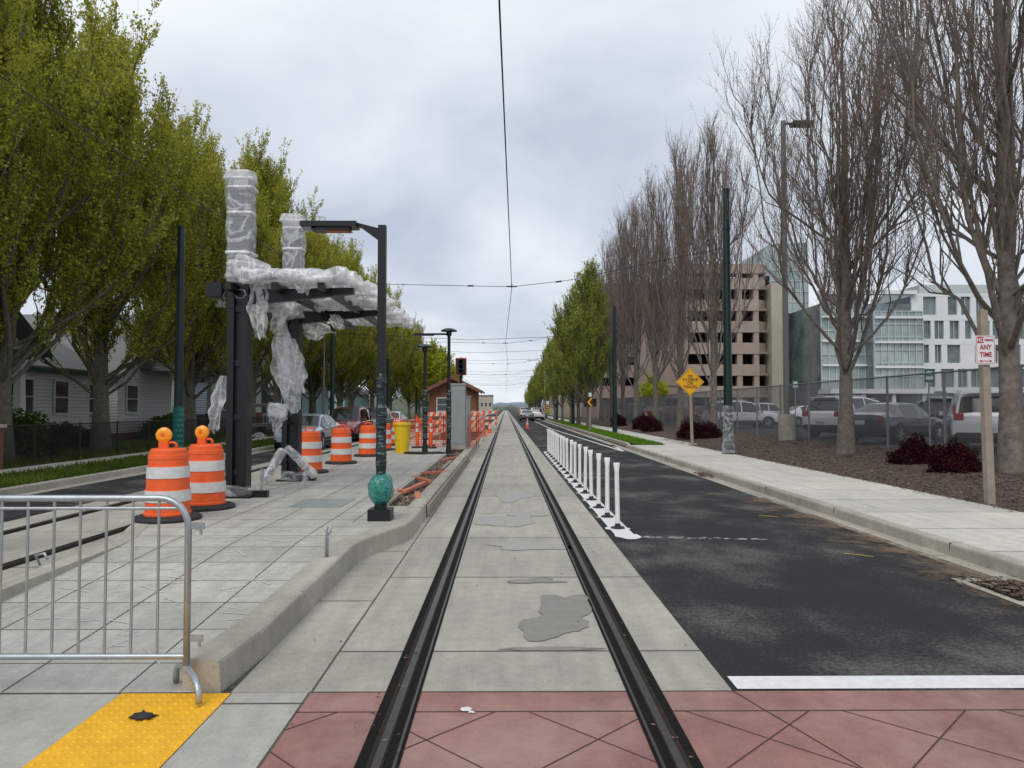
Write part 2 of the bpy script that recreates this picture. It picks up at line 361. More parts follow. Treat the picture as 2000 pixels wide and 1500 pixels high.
blob(w, .36, 5.80, .26, .33, .010, 'wet', 1); blob(w, .52, 6.38, .22, .40, .0103, 'wet', 5); blob(w, .30, 7.28, .27, .10, .010, 'wet', 2, a2=.3); blob(w, .35, 5.24, .38, .045, .010, 'wet', 3, a2=.4)
blob(w, .05, 11.2, .40, .5, .010, 'damp', 4); blob(w, .4, 11.9, .3, .35, .0104, 'damp', 6); blob(w, -.25, 11.0, .2, .35, .0107, 'damp', 7); blob(w, .15, 14.4, .35, .8, .010, 'damp', 8); blob(w, .3, 9.15, .45, .3, .010, 'damp', 12)
w.build()
for xs in ((-.61, .827), (-6.80, -5.36)):
    for x in xs:
        s = 1 if (x in (-.61, -6.80)) else -1
        b = MB('tram_rail')
        b.bb(x-.105, x+.105, 1.5, 500, -.02, .010, 'rubber')
        b.bb(x-.05, x+.03, 1.5, 500, 0, .016, 'rust') if s > 0 else b.bb(x-.03, x+.05, 1.5, 500, 0, .016, 'rust')
        b.bb(x-.022, x+.02, 1.5, 500, 0, .021, 'steel')
        b.bb(x+s*.075, x+s*.09, 1.5, 500, 0, .014, 'steel')
        b.build()
c = MB('crosswalk')
c.rect(-1.17, 9, 0.5, 4.47, .003, 'red')
lz = .0055
c.strip((-1.17, 4.18, lz), (9, 4.18, lz), .010, 'jointr')
c.strip((-1.17, 4.47, lz), (1.36, 4.47, lz), .012, 'joint'); c.strip((-1.17, .5, lz), (-1.17, 4.47, lz), .014, 'joint')
for k in range(-8, 16):
    x0 = -.406+.88*k
    for sg in (1, -1):
        a = Vector((x0+sg*.35, 4.18, lz+.0004*sg)); d = Vector((-sg, -1, 0)); e = a+d*2.6
        if min(a.x, e.x) < -1.17:
            if a.x < -1.17:
                if sg > 0: continue
                q = -1.17-a.x; a = a+d*q
                if a.y < 1.6: continue
            elif sg > 0: e = a+d*min(2.6, a.x+1.17)
        c.strip(a, e, .008, 'jointr')
c.strip((1.36, 4.47, lz+.001), (1.72, 3.4, lz+.001), .008, 'jointr')
blob(c, -.22, 4.2, .035, .03, .011, 'wpaint', 3); blob(c, -.19, 4.16, .02, .012, .0112, 'wpaint', 7)
c.build()
pv = MB('concrete_apron')
pv.rect(-14, -2.28, .5, 4.47, .003, 'conc2'); pv.rect(-1.63, -1.17, .5, 4.47, .003, 'conc2')
pv.strip((-14, 4.46, lz), (-1.94, 4.46, lz), .012, 'joint')
pv.strip((-3.0, .5, lz), (-3.0, 4.45, lz), .012, 'joint')
pv.build()
tp = MB('tactile_paving'); tp.rect(-2.28, -1.63, 1.8, 4.45, .008, 'ytac')
for i in range(11):
    for j in range(26):
        x = -2.25+.06*i; y = 4.42-.06*j
        tp.lathe((x, y, .008), [(.014, 0), (.010, .005), (0.0001, .0052)], 'ytac', 6)
tp.build()
tp = MB('road_debris'); tp.sphere((-1.98, 4.1, .018), .055, 'blackrub', 10, (1.2, .8, .3), .9, 3); tp.build()
mk = MB('road_marking'); mk.rect(1.40, 5.0, 4.5, 4.71, .005, 'wpaint'); mk.build()
mk = MB('road_marking')
for (x, y) in ((4.55, 5.7), (4.1, 8.55), (4.15, 11.6), (4.15, 14.6)): mk.strip((x-.14, y+.1, .005), (x+.1, y-.1, .005), .035, 'ypaint')
rr0 = random.Random(8)
for i in range(60): x = 1.8+rr0.random()**1.5*1.6; y = 9.75-.12*(x-1.8)+rr0.gauss(0, .04); mk.strip((x, y, .005+.00002*i), (x+.03+.06*rr0.random(), y+rr0.gauss(0, .01), .005+.00002*i), .02, 'wpaint2')
mk.strip((4.6, 29, .005), (3.7, 60, .005), .12, 'wpaint'); mk.strip((3.7, 60, .005), (3.7, 140, .005), .12, 'wpaint'); mk.strip((4.9, 34, .0055), (4.6, 29, .0055), .12, 'wpaint')
mk.build()
mk = MB('road_marking')
mk.rect(1.46, 1.72, 9.75, 28.8, .006, 'wpaint'); blob(mk, 1.62, 9.8, .17, .2, .0068, 'wpaint', 4, a1=.2)
for i in range(17): blob(mk, 1.58, 10.45+1.07*i, .17, .14, .0072, 'wpaint', 20+i, a1=.3)
mk.build()
ds = MB('road_dirt')
m_, nt_, b_ = newmat('silt'); L_ = nt_.links
tc_ = N(nt_, 'ShaderNodeTexCoord'); no_ = N(nt_, 'ShaderNodeTexNoise'); no_.inputs['Scale'].default_value = 2.2; no_.inputs['Detail'].default_value = 10; no_.inputs['Roughness'].default_value = .75
L_.new(tc_.outputs['Object'], no_.inputs['Vector'])
sp_ = N(nt_, 'ShaderNodeSeparateXYZ'); L_.new(tc_.outputs['Object'], sp_.inputs[0])
mx_ = N(nt_, 'ShaderNodeMapRange'); mx_.inputs['From Min'].default_value = 3.6; mx_.inputs['From Max'].default_value = 4.8; mx_.inputs['To Min'].default_value = -.18; mx_.inputs['To Max'].default_value = .10; L_.new(sp_.outputs['X'], mx_.inputs['Value'])
ad_ = N(nt_, 'ShaderNodeMath', operation='ADD'); L_.new(no_.outputs['Fac'], ad_.inputs[0]); L_.new(mx_.outputs[0], ad_.inputs[1])
mr_ = N(nt_, 'ShaderNodeMapRange'); mr_.inputs['From Min'].default_value = .48; mr_.inputs['From Max'].default_value = .66; mr_.inputs['To Max'].default_value = .8
L_.new(ad_.outputs[0], mr_.inputs['Value']); L_.new(mr_.outputs[0], b_.inputs['Alpha']); b_.inputs['Base Color'].default_value = (.19, .125, .078, 1); b_.inputs['Roughness'].default_value = .95
M['silt'] = m_
ds.rect(3.6, 4.9, 5.5, 14, .0085, 'silt'); ds.build()

def kerb(b, pts, w, h, k='kerb', side=1, z0=-.02):
    n = len(pts); secs = []
    for i, p in enumerate(pts):
        a = Vector(pts[max(i-1, 0)]+(0,)); q = Vector(pts[min(i+1, n-1)]+(0,)); d = (q-a).normalized(); nn = Vector((-d.y, d.x, 0))*side
        P = Vector((p[0], p[1], 0)); hh = h(p[1]) if callable(h) else h
        bv = .012
        secs.append([P+Vector((0, 0, z0)), P+nn*.012+Vector((0, 0, hh-.03)), P+nn*(.012+bv*.6)+Vector((0, 0, hh-bv)), P+nn*(.012+.03)+Vector((0, 0, hh)), P+nn*w+Vector((0, 0, hh)), P+nn*w+Vector((0, 0, z0))])
    vs = [v for s_ in secs for v in s_]; fs = []
    for i in range(n-1):
        for j in range(5):
            f = (i*6+j, (i+1)*6+j, (i+1)*6+j+1, i*6+j+1); fs.append(f if side < 0 else f[::-1])
    fs.append((0, 1, 2, 3, 4, 5)); fs.append(tuple(range((n-1)*6, n*6))[::-1])
    b.add(vs, fs, k)
kb = MB('kerb'); kerb(kb, [(5.1, 4.9), (5.1, 31), (5.35, 33), (5.35, 300)], .16, .15, side=-1)
for i in range(9): kb.strip((5.1-.30, 5.5+3*i, .007), (5.1, 5.5+3*i, .007), .01, 'joint'); kb.bb(5.106, 5.262, 5.495+3*i, 5.507+3*i, 0, .1515, 'joint')
kb.rect(4.80, 5.13, 4.9, 300, .0055, 'kerb'); kb.build()
kb = MB('kerb'); kerb(kb, [(-9.6, 1), (-9.6, 300)], .16, .15, side=1); kb.rect(-9.62, -9.3, 1, 300, .0055, 'kerb'); kb.build()
sw = MB('sidewalk')
sw.rect(5.26, 7.7, 2, 31, .148, 'walk'); sw.rect(6.7, 8.3, 31, 260, .148, 'walk')
for i in range(18):
    if 5+1.5*i < 31: sw.strip((5.26, 5.0+1.5*i, .151), (7.7, 5.0+1.5*i, .151), .012, 'joint')
for i in range(60): sw.strip((6.7, 32+1.5*i, .151), (8.3, 32+1.5*i, .151), .012, 'joint')
sw.build()
gr = MB('grass_verge'); gr.rect(5.50, 6.7, 31, 110, .16, 'grass'); gr.build()
dr = MB('storm_drain'); dr.rect(4.42, 5.08, 6.3, 7.35, .010, 'kerb')
dr.rect(4.5, 4.98, 6.48, 7.2, .013, 'blk')
for i in range(9): dr.bb(4.5, 4.98, 6.5+.08*i, 6.535+.08*i, 0, .02, 'rust')
dr.build()
dbr = MB('debris_pile')
rng = random.Random(5)
for i in range(300):
    x = 4.75+rng.gauss(0, .14); y = 6.85+rng.gauss(0, .22); dbr.box((x, y, .025+rng.random()*.03), (.02+rng.random()*.07, .008+rng.random()*.02, .006), 'mulch' if rng.random() < .7 else 'chip', rng.random()*6, rng.random()-.5)
for i in range(50):
    x = 4.95+rng.gauss(0, .08); y = 18.4+rng.gauss(0, .2); dbr.box((x, y, .03+rng.random()*.05), (.06, .04, .03), 'chip', rng.random()*6)
dbr.build()
lt = MB('leaf_litter')
for i in range(650):
    q = rng.random()
    if q < .45: x = 5.0-abs(rng.gauss(0, .12)); y = 5+rng.random()*25; z = .012
    elif q < .7: x = -1.2+abs(rng.gauss(0, .05)); y = 9.8+rng.random()*20; z = .012
    elif q < .85: x = rng.uniform(-.75, -.5)+(1.437 if rng.random() < .5 else 0); y = 3.4+rng.random()**2*20; z = .022
    else: x = rng.uniform(-1.5, 1.3); y = 3.4+rng.random()*15; z = .011
    s_ = .005+rng.random()*.012; a = rng.random()*6.3; ca, sa = math.cos(a)*s_, math.sin(a)*s_
    lt.quad((x-ca, y-sa, z), (x+sa*.5, y-ca*.5, z+.004), (x+ca, y+sa, z+.002), (x-sa*.5, y+ca*.5, z), 'chip' if rng.random() < .5 else 'mulch')
lt.build()
mb = MB('mulch_bed')
nx = 24; ny = 160; vs = []; fs = []
def mz(x, y): return .13+.30*min(1, (x-7.7)/4.5*1.1)+.03*mn.noise(Vector((x*1.2, y*1.2, 0)))
for j in range(ny+1):
    y = 3+(100-3)*j/ny
    for i in range(nx+1):
        x = 7.7+(12.2-7.7)*i/nx
        if y > 31: x = 8.3+(12.2-8.3)*i/nx
        vs.append((x, y, mz(x, y)))
for j in range(ny):
    for i in range(nx):
        a = j*(nx+1)+i; fs.append((a, a+1, a+nx+2, a+nx+1))
mb.add(vs, fs, 'mulch', True)
for i in range(11000):
    x = 7.72+4.3*rng.random(); y = 7+rng.random()**1.5*30
    if rng.random() < .03: x = 7.7-abs(rng.gauss(0, .08))
    s_ = .025+.04*rng.random(); z = (mz(x, y) if x > 7.7 else .155)+.01
    a = rng.random()*6.3; ca = math.cos(a)*s_; sa = math.sin(a)*s_; tz = (rng.random()-.5)*.03
    mb.quad((x-ca, y-sa, z+tz), (x+sa*.35, y-ca*.35, z+.008), (x+ca, y+sa, z-tz), (x-sa*.35, y+ca*.35, z), 'chip' if rng.random() < .55 else 'mulch')
mb.build()
lot = MB('parking_lot'); lot.rect(12.1, 120, 2, 96, .42, 'asph2')
for i in range(14): lot.strip((16+.9*i, 20+3*i, .426), (20+.9*i, 22.5+3*i, .426), .1, 'wpaint2')
lot.build()
lw = MB('lawn'); lw.rect(-60, -9.76, 1, 300, .12, 'grass'); lw.rect(-12.9, -11.6, 1, 300, .126, 'walk'); lw.build()

def fastmesh(name, V, F, mats, mi, link=True):
    me = bpy.data.meshes.new(name); nv = len(V); nf = len(F)
    me.vertices.add(nv); me.vertices.foreach_set('co', V.astype(np.float32).ravel())
    me.loops.add(nf*4); me.loops.foreach_set('vertex_index', F.astype(np.int32).ravel())
    me.polygons.add(nf); me.polygons.foreach_set('loop_start', np.arange(0, nf*4, 4, dtype=np.int32))
    try: me.polygons.foreach_set('loop_total', np.full(nf, 4, dtype=np.int32))
    except Exception: pass
    for k in mats: me.materials.append(M[k])
    me.polygons.foreach_set('material_index', np.asarray(mi, dtype=np.int32))
    me.update(calc_edges=True); me.validate()
    if not link: return me
    o = bpy.data.objects.new(name, me); COL.objects.link(o); return o
def blades(name, x0, x1, y0, y1, n, h, k, z, seed=1, pw=1.6):
    R_ = np.random.default_rng(seed)
    x = R_.uniform(x0, x1, n); y = y0+(y1-y0)*R_.random(n)**pw; a = R_.uniform(0, 6.28, n); hh = h*R_.uniform(.4, 1.2, n); wd = .012+.0008*(y-y0)
    base = np.stack([x, y, np.full(n, z)], 1); d = np.stack([np.cos(a), np.sin(a), 0*a], 1)*wd[:, None]
    ln = R_.normal(0, .35, (n, 3))*hh[:, None]; ln[:, 2] = hh
    V = np.stack([base-d, base+d, base+ln+d*.2, base+ln-d*.2], 1).reshape(-1, 3)
    return fastmesh(name, V, np.arange(n*4).reshape(-1, 4), [k], np.zeros(n, int))
blades('grass', -11.6, -9.77, 10, 60, 26000, .13, 'blade', .12)
blades('grass', -17, -12.9, 14, 60, 16000, .16, 'blade', .12, 2)
blades('grass', 5.52, 6.68, 31.2, 90, 16000, .09, 'blade2', .16, 3, 1.2)

# ---------------------------------------------------------------- platform
def zf(y): return .008+.212*min(1, max(0, (y-4.5)/3.7))
pl = MB('platform')
def edgeR(y): return -1.64 if y < 8.2 else (-1.64+.41*(y-8.2)/1.5 if y < 9.7 else -1.23)
def edgeL(y): return -4.4 if y < 8.2 else (-4.4-.45*(y-8.2)/1.5 if y < 9.7 else -4.85)
kerb(pl, [(-1.70, 4.47), (-1.64, 5.2), (-1.64, 8.1), (-1.60, 8.4), (-1.26, 9.5), (-1.23, 9.8), (-1.23, 34)], .24, lambda y: .20 if y < 8 else .225, side=1)
kerb(pl, [(-4.40, 4.47), (-4.4, 8.1), (-4.44, 8.4), (-4.80, 9.5), (-4.85, 9.8), (-4.85, 34)], .24, lambda y: .18 if y < 8 else .225, side=-1)
ys = [4.465, 5.2, 6, 7, 8.1, 8.4, 8.95, 9.5, 9.8, 11.2]
for a, b in zip(ys[:-1], ys[1:]):
    pl.quad((edgeL(a)+.22, a, zf(a)), (edgeR(a)-.22, a, zf(a)), (edgeR(b)-.22, b, zf(b)), (edgeL(b)+.22, b, zf(b)), 'conc2')
pl.rect(-4.63, -1.92, 11.2, 34, .22, 'conc2')
pl.rect(-1.93, -1.45, 11.2, 34, .13, 'dirt'); pl.bb(-1.95, -1.92, 11.2, 34, .0, .219, 'kerb')
pl.bb(-4.6, -1.46, 33.9, 34, 0, .21, 'kerb')
for i in range(60):
    y = 4.9+.62*i
    if y > 33: break
    xr = edgeR(y)-.24 if y < 11.2 else -1.95
    pl.strip((edgeL(y)+.24, y, zf(y)+.003), (xr, y, zf(y)+.003), .008, 'joint')
for x in (-3.72, -3.0, -2.3):
    pl.strip((x, 4.47, zf(4.47)+.0036), (x, 8.2, zf(8.2)+.0036), .008, 'joint'); pl.strip((x, 8.2, .2236), (x, 33, .2236), .008, 'joint')
for x in (-4.25, -1.98): pl.strip((x, 9.6, .2238), (x, 33, .2238), .008, 'joint')
for i, y in enumerate((6.1, 7.7, 11.0, 13.5, 16, 18.5)):
    pl.bb((edgeR(y)-.235), edgeR(y)-.02, y-.005, y+.005, .1, (.2 if y < 8 else .225)+.0015, 'joint')
pl.build()
sk_ = MB('scratch_marks'); r6 = random.Random(12)
for i in range(170):
    x = r6.uniform(-4.1, -2.0); y = r6.uniform(4.7, 9.0)+r6.random()*1.5; a = r6.choice((.3, .35, 1.2, 2.6, 2.7, 0.05))+r6.gauss(0, .25); l = r6.uniform(.05, .4)
    dx_, dy_ = math.cos(a)*l/2, math.sin(a)*l/2
    if edgeL(y)+.3 < x-abs(dx_) and x+abs(dx_) < edgeR(y)-.3: sk_.strip((x-dx_, y-dy_, zf(y-dy_)+.0045+i*.00002), (x+dx_, y+dy_, zf(y+dy_)+.0045+i*.00002), r6.choice((.004, .006, .012)), 'chalk')
sk_.build()
hz = MB('utility_cover'); hz.bb(-3.25, -2.45, 11.0, 12.1, .1, .229, 'cab'); hz.build()
fw = MB('formwork_lumber')
for (x, y, l, a, k) in ((-1.72, 14.0, 1.6, 1.45, 'woodo'), (-1.5, 12.6, .9, 1.7, 'woodo'), (-1.62, 17.2, .8, .6, 'woodo'), (-1.75, 15.5, 1.1, 2.0, 'woodo'), (-1.55, 19.5, 2.6, 1.57, 'wood'), (-1.85, 12.2, 1.4, 1.57, 'wood'), (-1.6, 22, 1.2, 1.2, 'woodo'), (-2.0, 13.2, .5, 1.0, 'woodo')):
    fw.box((x, y, .21), (l, .09, .05), k, a)
fw.build(.004)
tr_ = MB('gravel')
for i in range(900):
    x = rng.uniform(-1.92, -1.47); y = 11.3+rng.random()**1.3*16; s_ = .012+.025*rng.random(); tr_.box((x, y, .14), (s_, s_*.8, s_*.6), rng.choice(('dirt', 'chip', 'mulch', 'conc')), rng.random()*6, rng.random())
tr_.build()
cs = MB('curb_form'); cs.bb(-1.222, -1.19, 11.5, 24, .0, .19, 'wood'); cs.build()
st = MB('anchor_stake'); x, y, z = -1.79, 7.4, .2
st.path([(x, y, z-.05), (x, y, z+.2), (x+.01, y, z+.30), (x+.04, y, z+.33), (x+.05, y, z+.27), (x+.02, y, z+.24)], .012, 'galv', 6)
st.path([(x+.02, y, z), (x+.02, y, z+.2), (x+.0, y, z+.28), (x-.01, y, z+.32)], .01, 'galv', 6)
st.build()
st = MB('anchor_stake')
st.path([(-4.55, 7.3, .16), (-4.6, 7.3, .26), (-4.45, 7.2, .3), (-4.42, 7.2, .24)], .012, 'galv', 6); st.cyl((-4.6, 7.3, .15), (-4.4, 7.1, .17), .012, .012, 'galv', 6); st.build()

# ---------------------------------------------------------------- crowd barrier
def barrier():
    b = MB('crowd_control_barrier'); y = 4.42; xr = -1.885; xl = -4.05; zt = 1.165; zb = .235
    R = .17; pts = [(xl, y, zb), (xl, y, zt-R)]
    for i in range(7): a = math.pi-math.pi/2*i/6; pts.append((xl+R+R*math.cos(a), y, zt-R+R*math.sin(a)))
    for i in range(7): a = math.pi/2-math.pi/2*i/6; pts.append((xr-R+R*math.cos(a), y, zt-R+R*math.sin(a)))
    pts += [(xr, y, zb-.06)]
    b.path(pts, .020, 'galv', 10)
    b.cyl((xl, y, zb), (xr, y, zb), .018, .018, 'galv', 10)
    b.cyl((xl+.02, y, zt-.06), (xr-.06, y, zt-.06), .010, .010, 'galv', 8)
    n = 14
    for i in range(1, n):
        x = xr-.02-(xr-xl)*i/n; b.cyl((x, y, zb), (x, y, zt-(.0 if i < n-1 else .05)), .0085, .0085, 'galv', 8)
    for z in (.34, 1.0): b.box((xr+.05, y, z), (.09, .012, .04), 'galv'); b.cyl((xr+.075, y, z-.05), (xr+.075, y, z), .009, .009, 'galv', 8)
    for x in (xr, xl):
        b.cyl((x, y, zb-.05), (x, y, .14), .026, .026, 'galv', 10)
        pts = []
        for i in range(15):
            a = math.pi*i/14; pts.append((x+.005-.14*math.cos(a), y+.0+.17*math.cos(a), .025+.14*math.sin(a)**.6))
        b.path(pts, .019, 'galv', 10)
    return b.build()
barrier()

# ---------------------------------------------------------------- barrels
def barrel(x, y, z=.22, light=True, rot=0):
    b = MB('traffic_barrel'); o = 'orange'; w_ = 'refl'
    b.lathe((0, 0, 0), [(.0, .0), (.42, .0), (.43, .03), (.40, .06), (.30, .075), (.29, .05)], 'blackrub', 24)
    pr = [(.295, .06, o), (.295, .10, o), (.28, .11, o), (.278, .24, o), (.288, .25, w_), (.283, .40, o), (.27, .41, o), (.262, .55, o), (.270, .56, w_), (.264, .71, o), (.25, .72, o), (.245, .80, o), (.252, .81, o), (.248, .86, o), (.232, .87, o), (.228, .92, o), (.20, .945, o), (.0001, .95, o)]
    b.lathe((0, 0, 0), pr, o, 28)
    b.path([(-.10, 0, .94), (-.10, 0, 1.0), (-.07, 0, 1.02), (.07, 0, 1.02), (.10, 0, 1.0), (.10, 0, .94)], .018, o, 8)
    if light:
        b.box((-.06, 0, .99), (.12, .06, .10), 'orange')
        b.lathe((-.06, -.05, 1.12), [(.0001, 0), (.06, .0), (.098, .02), (.105, .05), (.098, .08), (.06, .1), (.0001, .1)], 'lens', 20, 'Y')
        b.lathe((-.06, -.053, 1.12), [(.0001, 0), (.03, .0), (.035, .01)], 'orange', 12, 'Y')
    return b.build(loc=(x, y, z), rz=rot)
barrel(-4.5, 9.9, rot=.1); barrel(-4.45, 11.0, rot=-.1); barrel(-4.5, 17.0, light=False); barrel(-4.4, 19.8, light=False); barrel(-4.25, 22.8, light=False, rot=.4)
barrel(-4.3, 26.0, light=False); barrel(-4.3, 29.5, light=False)

# ---------------------------------------------------------------- tram shelter
def wrapshell(b, p0, p1, rx, rz_, amp, seed, k='wrap', n=26, m_=20, squash=.35):
    p0 = Vector(p0); p1 = Vector(p1); d = (p1-p0); dn = d.normalized()
    ref = Vector((0, 0, 1)) if abs(dn.z) < .9 else Vector((0, 1, 0))
    u = dn.cross(ref).normalized(); w_ = dn.cross(u); vs = []; fs = []
    for i in range(n+1):
        t_ = i/n; P = p0+d*t_; q = 1.0 if 0 < i < n else .55
        for j in range(m_):
            a = 2*math.pi*(j+.5)/m_; ca = math.cos(a); sa = math.sin(a)
            e = (abs(ca)**squash*(1 if ca > 0 else -1), abs(sa)**squash*(1 if sa > 0 else -1)) if squash < 1 else (ca, sa)
            nv = Vector((ca*1.3, sa*1.3, t_*d.length*2.6))+Vector((seed*3.7, seed, 0))
            cr = abs(mn.noise(Vector((ca*2.5, sa*2.5, t_*d.length*7))+Vector((seed, 0, seed))))
            rr = q*(1+amp*mn.noise(nv)*1.5+amp*.9*(.35-cr))
            vs.append(P+u*e[0]*rx*rr+w_*e[1]*rz_*rr)
    for i in range(n):
        for j in range(m_): fs.append((i*m_+j, i*m_+(j+1) % m_, (i+1)*m_+(j+1) % m_, (i+1)*m_+j))
    b.add(vs, fs, k, True)
def sheet(b, x, y, z, w_, h, seed, k='wrap', lean=0.0, taper=.5, flare=0.0):
    nx_, nz_ = 18, 30; vs = []; fs = []
    for j in range(nz_+1):
        v = j/nz_
        for i in range(nx_+1):
            u = i/nx_-.5
            ww = w_*(1-taper*abs(v-.45)*1.6+flare*v)*(1+.45*mn.noise(Vector((0 if u < 0 else 5, v*5, seed))))
            px = x+u*ww+lean*v+.05*mn.noise(Vector((u*3, v*5, seed)))
            py = y+.10*mn.noise(Vector((u*5, v*2.5, seed+4)))+.05*math.sin(u*15+seed+v*2)
            pz = z-v*h*(1+.25*mn.noise(Vector((u*4, 0, seed+2))))
            vs.append((px, py, pz))
    for j in range(nz_):
        for i in range(nx_): a = j*(nx_+1)+i; fs.append((a, a+1, a+nx_+2, a+nx_+1))
    b.add(vs, fs, k, True)
def shelter():
    b = MB('tram_stop_shelter')
    for (x, y, ht) in ((-4.45, 12.35, 4.0), (-4.38, 15.15, 3.75)):
        for dx in (-.115, .115): b.bb(x+dx-.055, x+dx+.055, y-.13, y+.13, .22, ht, 'black')
        b.bb(x-.06, x+.06, y-.05, y+.05, .25, ht, 'black')
        for z in (.6, 1.5, 2.4, 3.3): b.bb(x-.065, x+.065, y-.09, y+.09, z, z+.10, 'black')
        b.bb(x-.26, x+.26, y-.2, y+.2, .22, .25, 'black'); b.bb(x+.2, x+.5, y-.08, y+.05, .23, .33, 'black')
        b.bb(x-.165, x+.165, y-.10, y+.10, ht, 5.55, 'cdark')
        wrapshell(b, (x, y, ht-.25), (x-.01, y, 5.68), .20, .145, .16, x*3+y, 'wrap2', 60, 28, .22)
        wrapshell(b, (x+.01, y, ht-.05), (x+.02, y, 5.60), .195, .14, .12, x*5+y, 'wrap2', 50, 28, .22)
        for z in (4.28, 4.95, 5.38): wrapshell(b, (x, y, z-.04), (x, y, z+.05), .215, .16, .12, z, 'tape', 4, 28, .25)
        wrapshell(b, (x, y, 5.50), (x, y, 5.70), .21, .16, .3, 3, 'wrap', 8, 24, .4)
        wrapshell(b, (x+.05, y, ht-.2), (x+.1, y, ht+.15), .24, .18, .5, 8+y, 'wrap', 14, 20, .7)
        wrapshell(b, (x, y, .22), (x+.02, y, .42), .25, .2, .25, 3+y, 'wrap2', 8, 18)
        zt = 3.55
        b.add([(x-.55, y-.07, zt+.12), (x+1.9, y-.07, zt+.16), (x+1.9, y-.07, zt+.06), (x+.2, y-.07, zt-.12), (x-.55, y-.07, zt+.02),
               (x-.55, y+.07, zt+.12), (x+1.9, y+.07, zt+.16), (x+1.9, y+.07, zt+.06), (x+.2, y+.07, zt-.12), (x-.55, y+.07, zt+.02)],
              [(4, 3, 2, 1, 0), (5, 6, 7, 8, 9), (0, 1, 6, 5), (1, 2, 7, 6), (2, 3, 8, 7), (3, 4, 9, 8), (4, 0, 5, 9)], 'black')
    b.bb(-4.95, -4.7, 12.15, 12.5, 3.55, 3.78, 'black')
    for x in (-4.5, -3.75, -3.0): b.bb(x-.05, x+.05, 11.9, 18.2, 3.62, 3.74, 'black')
    rr = random.Random(3)
    for i in range(9):
        y = 12.0+i*.74
        xe = -2.62+rr.random()*.3; r0 = .105+.02*rr.random(); z = 3.86+rr.uniform(-.02, .03)
        b.bb(-4.3, xe-.1, y-.05, y+.05, z-.06, z+.06, 'cgrey')
        wrapshell(b, (-4.35, y, z), (xe, y+rr.uniform(-.05, .05), z+rr.uniform(-.06, .02)), r0, r0, .45, i*2.3+1, 'wrap', 50, 18, .7)
        for q in range(3):
            xx = -4.1+q*.6+rr.random()*.3; wrapshell(b, (xx-.04, y, z), (xx+.04, y, z), r0*.95, r0*.95, .05, i, 'tape', 3, 16, .7)
        wrapshell(b, (xe-.2, y, z-.02), (xe+.12, y, z-.05-.05*rr.random()), .12, .11, .5, i+3, 'wrap', 12, 16, 1)
        wrapshell(b, (-3.5+rr.uniform(-.4, .3), y, z-.03), (-3.1+rr.uniform(-.2, .3), y, z-.04), .13, .12, .5, i+13, 'wrap', 14, 16, 1)
        sheet(b, xe-.2-rr.random()*1.2, y, z-.03, .3, .14+.14*rr.random(), i+2, 'wrap')
    wrapshell(b, (-4.4, 12.2, 3.6), (-4.4, 18, 3.6), .13, .10, .4, 9, 'wrap', 60, 16, .7)
    wrapshell(b, (-3.95, 12.3, 3.95), (-4.5, 12.3, 4.2), .15, .12, .4, 5, 'wrap', 12, 14, 1)
    sheet(b, -4.12, 12.25, 3.85, .34, 1.0, 5, 'wrap', .05, .5); sheet(b, -3.85, 12.9, 3.65, .35, .6, 8, 'wrap', -.2)
    sheet(b, -4.25, 14.0, 3.05, .62, 1.45, 12, 'wrap', .25, .8); sheet(b, -4.15, 13.6, 3.4, .3, 1.4, 15, 'wrap', .1, .6); sheet(b, -4.05, 13.8, 3.0, .45, 1.0, 17, 'wrap', .2, .7)
    sheet(b, -4.82, 12.6, 2.25, .25, .95, 21, 'wrap', -.15, .8, .4); sheet(b, -4.75, 12.3, 3.75, .2, .35, 23, 'wrap2')
    sheet(b, -3.95, 15.2, 3.4, .5, .3, 33, 'wrap'); sheet(b, -3.5, 15.0, 3.6, .3, .3, 35, 'wrap', .1)
    b.cyl((-4.4, 12.4, 1.75), (-4.35, 15.1, 1.75), .03, .03, 'black'); b.cyl((-4.4, 12.4, 1.4), (-4.35, 15.1, 1.4), .03, .03, 'black')
    wrapshell(b, (-4.25, 13.2, 1.70), (-3.95, 13.4, 1.66), .10, .10, .5, 44, 'wrap', 14, 14, 1); sheet(b, -4.1, 13.3, 1.70, .34, .42, 45, 'wrap', -.05, .9)
    b.cyl((-4.22, 14.3, .93), (-3.78, 14.6, .37), .045, .045, 'black'); b.cyl((-4.6, 14.2, .3), (-4.3, 14.3, .9), .04, .04, 'black')
    wrapshell(b, (-4.25, 14.3, .95), (-3.75, 14.6, .35), .085, .085, .35, 50, 'wrap', 20, 12, 1)
    wrapshell(b, (-4.6, 14.2, .3), (-4.3, 14.3, .92), .085, .085, .35, 52, 'wrap', 20, 12, 1)
    b.cyl((-4.35, 13.2, .22), (-4.33, 13.2, .6), .03, .03, 'galv'); b.cyl((-3.8, 14.0, .22), (-3.78, 14.0, .5), .03, .03, 'galv')
    wrapshell(b, (-4.35, 13.2, .22), (-4.33, 13.2, .62), .06, .06, .4, 55, 'wrap2', 12, 12, 1)
    wrapshell(b, (-3.8, 14.0, .22), (-3.78, 14.0, .5), .06, .06, .4, 56, 'wrap2', 12, 12, 1)
    return b.build()
shelter()

